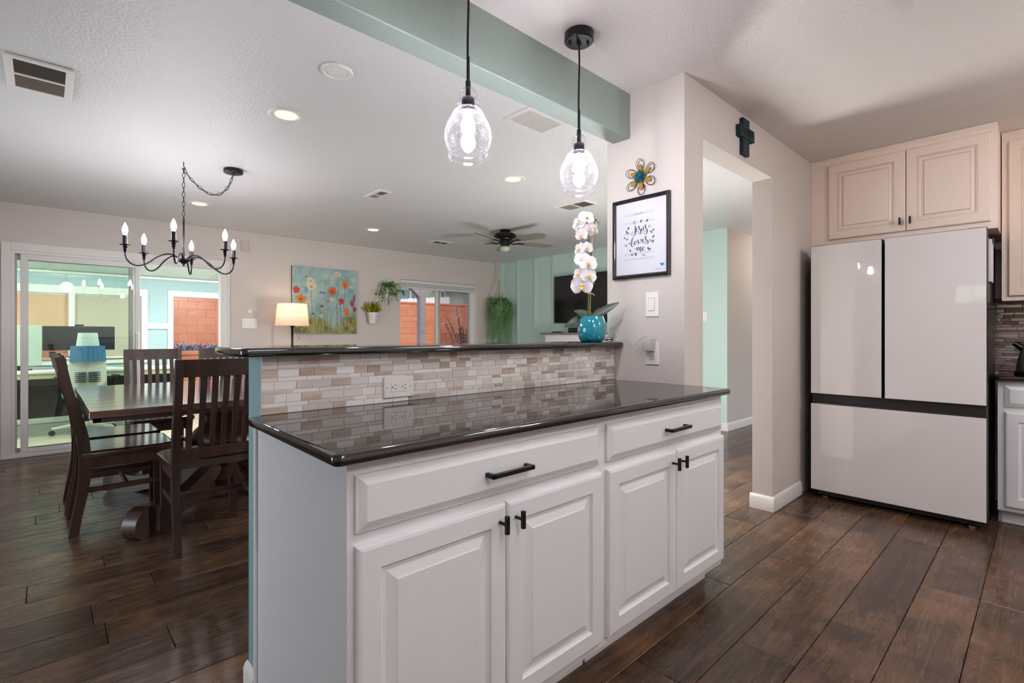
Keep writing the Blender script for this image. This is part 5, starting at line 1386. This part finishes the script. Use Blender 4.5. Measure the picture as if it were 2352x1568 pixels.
for y0, y1 in ((4.87, 5.07), (3.65, 3.85)): obj('pilaster', B().box(5.43, 5.85, y0, y1, 0, .99, .004), M_TRIM, mt)
obj('firebox', B().box(5.55, 5.85, 3.85, 4.87, 0, .99), M_BLACK, mt)
obj('moulding', B().box(5.395, 5.85, 3.64, 5.085, 1.000, 1.018, .003), M_TRIM, mt)
sb = thing('sound_box', 'small black box on the mantel shelf under the television', 'speaker', (5.6, 4.68, 1.178))
obj('case', B().box(5.54, 5.66, 4.50, 4.74, 1.1785, 1.25, .006), M_BLACK, sb); obj('mesh_front', B().box(5.537, 5.541, 4.51, 4.73, 1.185, 1.243, .001), pm('dark_mesh', (40, 38, 38), .8), sb)
rc = thing('remote_control', 'thin black remote lying on the mantel shelf', 'remote', (5.47, 4.88, 1.178))
obj('case', B().box(5.44, 5.48, 4.78, 4.97, 1.1785, 1.192, .004), M_BLACK, rc); obj('buttons', B().box(5.448, 5.472, 4.80, 4.95, 1.191, 1.1935), pm('dark_mesh', (40, 38, 38), .8), rc)
# ================================================================== SUNROOM BEYOND THE SLIDING DOOR
SY = 8.9; SX0, SX1 = -1.9, 2.62
m_ = wood('pale_laminate', [(.2, (160, 152, 124)), (.5, (184, 176, 150)), (.85, (202, 194, 170))], 'x', .3, 9, 2.2, bmp=.05, rnd=False)
struct('floor_sunroom', B().box(SX0, SX1, YL + .1, SY + .1, -.1, -.004), m_, label='pale plank floor of the sunroom')
b = B(); q = [(SX0, YL + .13, 2.26), (SX1, YL + .13, 2.26), (SX1, SY + .1, 1.985), (SX0, SY + .1, 1.985)]
b.loops([q, [(p[0], p[1], 2.5) for p in q]]); sc_ = struct('ceiling_sunroom', b, M_DAY, label='sloped white sunroom ceiling with seam strips')
for x in (-.9, .05, .98, 1.9):
    b = B(); b.loops([[(x - .03, YL + .14, 2.246), (x + .03, YL + .14, 2.246), (x + .03, SY, 1.983), (x - .03, SY, 1.983)], [(x - .03, YL + .14, 2.27), (x + .03, YL + .14, 2.27), (x + .03, SY, 2.0), (x - .03, SY, 2.0)]])
    obj('seam_strip', b, M_TRIM, sc_)
b = B()
for x0, x1, z0, z1 in ((SX0, -.275, 0, 2.3), (-.275, 1.04, 0, .80), (-.275, 1.04, 1.715, 2.3), (1.04, 1.375, 0, 2.3), (1.375, 2.40, 1.725, 2.3), (2.40, SX1, 0, 2.3)):
    b.box(x0, x1, SY, SY + .1, z0, z1)
ws = struct('wall_sunroom', b, M_SUNBLUE, label='blue sunroom wall with white framed windows')
b = B(); b.box(SX0 - .1, SX0, YL + .13, SY + .1, 0, 2.4); struct('wall_sunroom_left', b, M_SUNBLUE)
b = B(); b.box(SX1, SX1 + .1, YL + .13, SY + .1, 0, 2.4); struct('wall_sunroom_right', b, M_SUNBLUE)
b = B()
b.box(SX0, SX1, SY - .03, SY, 1.955, 1.99, .003)
for x0, x1, z0, z1 in ((-.275, 1.02, 1.70, 1.80), (.235, .298, .80, 1.70), (1.02, 1.09, .75, 1.80), (-.36, -.275, .75, 1.8), (-.275, 1.02, .75, .80), (1.09, 1.335, 1.233, 1.315), (1.335, 1.402, 0, 1.80), (1.402, 2.36, 1.715, 1.80), (2.36, 2.45, 0, 1.80), (1.402, 2.36, 0, .05)):
    b.box(x0, x1, SY - .025, SY + .07, z0, z1)
struct('trim_1', b, M_DAY, label='white window casings and rail on the blue sunroom wall')
struct('baseboard_sunroom', B().box(SX0, 1.335, SY - .014, SY, 0, .10, .003), M_DAY)
w = thing('window_3', 'double sunroom window with tan and orange shades', 'window', (.38, SY + .05, .8), kind='structure')
obj('pane', B().box(-.275, .24, SY + .055, SY + .060, .8, 1.71), M_PANE, w); obj('pane', B().box(.295, 1.03, SY + .055, SY + .060, .8, 1.71), M_PANE, w)
w = thing('window_4', 'full height sunroom glass door looking onto the orange block wall', 'window', (1.9, SY + .05, 0), kind='structure')
obj('pane', B().box(1.402, 2.40, SY + .055, SY + .060, .05, 1.72), M_PANE, w)
sh = thing('roller_shade', 'orange tinted roller shade in the sunroom window left of the mullion', 'shade', (-.02, SY + .03, .95), 'sunroom shades')
obj('cloth', B().box(-.270, .236, SY + .030, SY + .033, .95, 1.69), pm('orange_shade_cloth', (240, 200, 164), .8, trans=.3), sh); obj('roller', B().tube([(-.27, SY + .035, 1.693), (.236, SY + .035, 1.693)], .014, 10), M_DAY, sh, 50); obj('bottom_bar', B().box(-.27, .236, SY + .026, SY + .037, .94, .955, .002), M_DAY, sh)
sh = thing('roller_shade', 'beige roller shade in the sunroom window right of the mullion', 'shade', (.66, SY + .03, .80), 'sunroom shades')
obj('cloth', B().box(.302, 1.016, SY + .030, SY + .033, .83, 1.69), pm('beige_shade_cloth', (222, 214, 194), .8, trans=.3), sh); obj('roller', B().tube([(.302, SY + .035, 1.693), (1.016, SY + .035, 1.693)], .014, 10), M_DAY, sh, 50); obj('bottom_bar', B().box(.302, 1.016, SY + .026, SY + .037, .82, .835, .002), M_DAY, sh)
# led panels added out of view to brighten the sunroom
for x in (-.8, 1.75):
    t = thing('fill_led_panel', 'added led fill panel on the sunroom ceiling ' + ('over the pale monitor side' if x < 0 else 'over the glass door side'), 'ceiling light', (x, 7.1, 2.14), 'added sunroom led panels')
    obj('housing', B().box(x - .32, x + .32, 6.86, 7.18, 2.165, 2.20, .004), M_DAY, t); obj('diffuser', B().box(x - .30, x + .30, 6.88, 7.16, 2.160, 2.166), emis('sunroom_fill_glow', (255, 255, 252), 30), t)
# ---- desk, monitors, chair
WT = pm('white_laminate', (206, 210, 206), .35); DKP = pm('dark_modesty_panel', (30, 32, 32), .6)
dk = thing('office_desk', 'white sunroom desk with black modesty panel', 'desk', (.25, 7.85, 0))
obj('desktop', B().box(-.75, 1.35, 7.55, 8.25, .715, .745, .005), WT, dk); obj('front_edge', B().box(-.75, 1.35, 7.56, 7.62, .66, .715, .003), pm('khaki_edge', (168, 168, 132), .5), dk)
obj('modesty_panel', B().box(-.70, 1.28, 8.16, 8.18, .16, .70), DKP, dk)
for x in (-.70, 1.28):
    obj('leg', B().box(x - .03, x + .03, 7.85, 7.93, 0.03, .70, .003), M_BLACK, dk); obj('foot', B().box(x - .035, x + .035, 7.58, 8.22, 0, .03, .004), M_BLACK, dk)
hs_ = thing('desk_riser', 'white shelf riser along the back of the sunroom desk', 'shelf', (.3, 8.12, .745))
obj('board', B().box(-.1, 1.30, 8.02, 8.22, .855, .875, .003), WT, hs_)
for x in (-.08, .35, .80, 1.28): obj('upright', B().box(x - .01, x + .01, 8.03, 8.21, .745, .855), WT, hs_)
SCR = pm('dark_screen', (26, 28, 34), .18, spec=.6, var=.4, vscale=5); GSC = pm('screen_reflection_tone', (150, 164, 150), .35)  # the tall screen's reflection is put into its pale colour
mo = thing('computer_monitor', 'ultrawide dark monitor behind the office chair', 'monitor', (.31, 8.0, .745), 'sunroom monitors')
obj('screen', B().box(-.018, .645, 7.985, 8.00, .962, 1.250, .004), SCR, mo); obj('back_shell', B().box(.0, .63, 8.0, 8.03, .975, 1.238, .01), M_BLACK, mo); obj('stand', B().box(.28, .34, 8.03, 8.06, .875, 1.1, .004), M_BLACK, mo); obj('stand_foot', B().box(.2, .42, 8.03, 8.2, .8755, .885, .003), M_BLACK, mo)
wc = thing('webcam', 'small black webcam clipped on the ultrawide monitor', 'webcam', (.31, 8.0, 1.25))
obj('case', B().box(.265, .352, 7.978, 8.01, 1.2515, 1.272, .006), M_BLACK, wc); obj('lens', B().lathe([(.008, -.004), (.008, .002)], (.31, 7.976, 1.262), 12, 'y'), SCR, wc)
mo = thing('computer_monitor', 'tall monitor with pale green-grey reflection colour beside the sliding door post', 'monitor', (-.13, 7.85, .745), 'sunroom monitors')
obj('screen', B().box(-.40, -.02, 7.83, 7.845, .80, 1.256, .004), GSC, mo); obj('back_shell', B().box(-.39, -.03, 7.845, 7.875, .81, 1.246, .01), M_BLACK, mo); obj('stand', B().box(-.24, -.18, 7.875, 7.9, .75, 1.0, .004), M_BLACK, mo); obj('stand_foot', B().box(-.32, -.10, 7.86, 8.02, .7455, .756, .003), M_BLACK, mo)
cu = thing('desk_cup', 'small dark cup on the sunroom desk riser', 'cup', (.07, 8.07, .875))
obj('cup_body', B().lathe([(.028, 0), (.032, .06), (.034, .07), (.030, .07), (.027, .01), (0, .008)], (.07, 8.07, .8755), 18), pm('dark_cup', (70, 66, 60), .5), cu, 40); obj('handle', B().tube(spline([(.10, 8.07, .925), (.12, 8.07, .915), (.118, 8.07, .895), (.098, 8.07, .89)], 4), .004, 6), MATS['dark_cup'], cu)
sp = thing('desk_speaker', 'dark desktop speaker at the right of the sunroom desk', 'speaker', (.80, 7.85, .745))
obj('case', B().box(.74, .86, 7.80, 7.92, .7455, .87, .006), M_BLACK, sp); obj('grille', B().box(.75, .85, 7.797, 7.801, .755, .86), pm('dark_mesh', (40, 38, 38), .8), sp)
# office chair, back towards the dining room
OC = pm('pale_grey_plastic', (186, 190, 180), .45); BLU = pm('blue_mesh_fabric', (50, 104, 140), .8, var=.15, vscale=60); HD = pm('clear_grey_headrest', (176, 196, 186), .4)
oc = thing('office_chair', 'pale office chair with blue back band and grey headrest', 'office chair', (.36, 7.5, 0))
def bow(b, x0, x1, y, z0, z1, t, dep=.035, top_in=0.0, n=8):
    rings = []
    for i in range(n + 1):
        f = -1 + 2 * i / n; yb = y - dep * (1 - f * f)
        xx0 = (x0 + x1) / 2 + f * (x1 - x0) / 2; xt = (x0 + x1) / 2 + f * ((x1 - x0) / 2 - top_in)
        rings.append([(xx0, yb, z0), (xx0, yb + t, z0), (xt, yb + t, z1), (xt, yb, z1)])
    b.loops(rings); return b
obj('back_shell', bow(B(), .185, .535, 7.42, .46, .86, .02, .04, .015), OC, oc, 40)
obj('back_band', bow(B(), .200, .520, 7.392, .85, 1.022, .05, .04, .01), BLU, oc, 40)
b = B(); bow(b, .258, .462, 7.41, 1.022, 1.170, .04, .03, .018); obj('headrest', b, HD, oc, 40)
b = B()
for i in range(6):
    z = .72 - i * .021
    b.box(.245, .345, 7.365, 7.385, z, z + .008); b.box(.365, .468, 7.365, 7.385, z, z + .008)
obj('back_slot', b, M_BLACK, oc)
obj('seat', B().box(.14, .58, 7.46, 7.92, .43, .50, .025, 3), BLU, oc, 40); obj('gas_lift', B().tube([(.36, 7.68, .11), (.36, 7.68, .43)], .028, 14), M_BLACK, oc, 50)
for k in range(5):
    a = 2 * PI * k / 5 + .55; ex, ey = .36 + .30 * math.cos(a), 7.68 + .30 * math.sin(a)
    obj('base_spoke', B().tube([(.36, 7.68, .12), (ex, ey, .075)], [.028, .018], 8), OC, oc, 50)
    obj('caster', B().lathe([(.030, -.012), (.030, .012)], (ex, ey, .030), 16, 'y'), M_BLACK, oc, 40)
for s in (.11, .61):
    obj('armrest', B().box(s - .035, s + .035, 7.30, 7.53, .66, .685, .01, 2), M_BLACK, oc, 40); obj('arm_post', B().tube([(s, 7.47, .66), (s + (.05 if s < .3 else -.05), 7.50, .47)], .014, 8), M_BLACK, oc, 50)

# ================================================================== YARD
gd = tag(obj('yard_ground', B().box(-14, 26, SY + .15, 24, -.25, -.12), pm('gravel_yard', (120, 112, 104), .95, var=.4, vscale=18, bmp=.8, bscale=40, bdist=.02)), 'grey gravel ground of the back yard', 'ground', kind='structure')
b = B(); b.box(SX1 + .15, 26, YL + .14, SY + .15, -.25, -.12); b.box(-14, SX0 - .15, -6, SY + .15, -.25, -.12); obj('gravel_side', b, MATS['gravel_yard'], gd)
BY = 15.0; BZ1 = 2.22
bw = thing('block_wall', 'orange painted concrete block wall along the yard', 'wall', (6, BY, -.12))
obj('mortar_core', B().box(-6, 24, BY + .02, BY + .17, -.12, BZ1 - .004), M_MORTAR, bw)
obj('cap_course', B().box(-6, 24, BY - .02, BY + .21, BZ1 - .004, BZ1 + .06, .006), M_ORANGE, bw)
bl_ = mesh_of('block', B().box(-.2045, .2045, 0, .19, 0, .2035, .003), M_ORANGE)
far = B(); bwb = bw.location.copy(); nblk = 0
for r_ in range(11):
    z = -.06 + r_ * .2065; x = -6 + (.2065 if r_ % 2 else 0)
    while x < 23.7:
        xm = x + .2065; yj = BY + R.uniform(-.002, .004)
        if (1.4 < xm < 4.2 or 8.3 < xm < 12.6) and nblk < 290: inst('block', bl_, Vector((xm, yj, z)) - bwb, bw); nblk += 1
        else: far.box(x + .002, x + .411, yj, yj + .19, z, z + .2035)
        x += .413
o = obj('block_field', far, M_ORANGE, bw); o['kind'] = 'stuff'
# raised planter
pl = thing('yard_planter', 'low orange block planter in front of the block wall', 'planter', (3.2, 13.2, -.12))
obj('planter_wall', B().box(.2, 6.6, 13.0, 13.2, -.12, .70), M_ORANGE, pl); obj('planter_cap', B().box(.18, 6.62, 12.97, 13.23, .70, .78, .006), M_ORANGE, pl)
obj('planter_soil', B().box(.3, 6.5, 13.2, BY - .02, -.12, .77), MATS['gravel_yard'], pl)
b = B(); YR = random.Random(2)
for i in range(900):
    x, y = YR.uniform(.5, 6.3), YR.uniform(13.25, 13.8); b.leaf((x, y, .785), (YR.uniform(-1, 1), YR.uniform(-1, 1), YR.uniform(.4, 1.4)), (0, 0, 1), YR.uniform(.12, .26), .05, .2, 2)
o = tag(obj('lavender_hedge', b, pm('blue_grey_foliage', (96, 112, 140), .7, var=.35, vscale=12)), 'low blue-grey shrubs along the planter', 'hedge', kind='stuff')
# white picket fence and neighbour's house behind the wall
pk = thing('picket_fence', 'white dog-eared picket fence above the orange wall', 'fence', (11, 16.6, -.1), None)
PK = mesh_of('picket', B().prism([(-.066, 0), (.066, 0), (.066, 2.49), (.035, 2.55), (-.035, 2.55), (-.066, 2.49)], 'y', 0, .02), pm('white_fence_paint', (226, 220, 222), .7))
pkb = pk.location.copy()
for i in range(19):
    x = 9.45 + i * .14; inst('picket', PK, Vector((x, 16.6, -.08 + .012 * i)) - pkb, pk)
b = B(); b.box(9.35, 12.05, 16.62, 16.68, .5, .6); b.box(9.35, 12.05, 16.62, 16.68, 2.1, 2.2); obj('fence_rail', b, MATS['white_fence_paint'], pk)
nh = thing('neighbour_house', 'grey-green stucco house behind the fence with white framed windows', 'house', (15, 20.5, -.1))
STU = pm('grey_green_stucco', (168, 174, 156), .9, bmp=.4, bscale=30, bdist=.01)
obj('wall', B().box(8, 26, 20, 20.3, -.1, 3.6), STU, nh); obj('roof', B().prism([(19.4, 3.42), (20.3, 3.42), (25, 5.2), (25, 5.5), (19.4, 3.68)], 'x', 7.5, 27), pm('red_brown_roof', (118, 52, 52), .8), nh)
for x0, x1, z0, z1 in ((11.5, 13.05, 2.2, 3.2), (13.75, 14.15, 2.3, 3.2), (16.6, 17.8, 2.2, 3.2)):
    f = obj('window', B().box(x0 - .08, x1 + .08, 19.95, 20.0, z0 - .08, z1 + .08), M_TRIM, nh)
    obj('pane', B().box(x0, (x0 + x1) / 2 - .04, 19.93, 19.951, z0, z1), pm('dark_house_glass', (92, 116, 124), .08, spec=.7), f); obj('pane', B().box((x0 + x1) / 2 + .04, x1, 19.93, 19.951, z0, z1), MATS['dark_house_glass'], f)
# patio post with curved bracket, close to the window
pp_ = thing('patio_post', 'grey painted patio post with curved brackets outside the living room window', 'post', (6.80, 10.55, -.12))
GP = pm('grey_patio_paint', (150, 140, 138), .6)
obj('post', B().box(6.72, 6.88, 10.47, 10.63, -.12, 2.43, .006), GP, pp_); obj('beam', B().box(3.0, 14, 10.44, 10.66, 2.43, 2.7, .006), GP, pp_)
for s in (-1, 1):
    arc2 = [(6.8 + s * .08, 2.05), (6.8 + s * .08, 2.43), (6.8 + s * .95, 2.43), (6.8 + s * .70, 2.40), (6.8 + s * .45, 2.33), (6.8 + s * .26, 2.22), (6.8 + s * .14, 2.11)]
    obj('bracket', B().prism(arc2, 'y', 10.48, 10.62), GP, pp_)
sh_ = thing('yard_shrub', 'thin reddish brown shrub in front of the block wall', 'shrub', (10.9, 14.3, -.12))
b = B(); bl2 = B()
for i in range(14):
    x, y = 10.9 + YR.uniform(-.12, .12), 14.3 + YR.uniform(-.1, .1); top = (10.9 + YR.uniform(-.7, .7), 14.3 + YR.uniform(-.35, .35), YR.uniform(1.1, 2.1))
    pts = spline([(x, y, -.12), ((x + top[0]) / 2 + YR.uniform(-.1, .1), (y + top[1]) / 2, top[2] * .5), top], 8); b.tube(pts, .008, 4)
    for q in pts[5:]:
        for _ in range(4): bl2.leaf(q, (YR.uniform(-1, 1), YR.uniform(-1, 1), YR.uniform(-.4, 1)), (0, 0, 1), YR.uniform(.06, .13), .05, .2, 2)
obj('stems', b, pm('shrub_bark', (92, 70, 60), .8), sh_); o = obj('foliage', bl2, pm('russet_leaf', (128, 96, 84), .7, var=.3, vscale=10), sh_); o['kind'] = 'stuff'
# far block wall on the sink window side
bw2 = thing('block_wall', 'orange block wall outside the kitchen sink window', 'wall', (XWEST - 4, 1, -.12))
obj('wall_body', B().box(XWEST - 4.2, XWEST - 4, -6, 9, -.12, 1.75), M_ORANGE, bw2); obj('cap_course', B().box(XWEST - 4.24, XWEST - 3.96, -6, 9, 1.75, 1.82), M_ORANGE, bw2)
# roof over the house so that daylight enters through the openings only
struct('roof', B().box(XWEST - .5, 9.9, YSOUTH - .5, YL + .16, 2.62, 2.72), pm('roof_board', (120, 110, 100), .9))
struct('roof_sunroom', B().box(SX0 - .1, SX1 + .1, YL + .16, SY + .35, 2.51, 2.56), MATS['roof_board'])
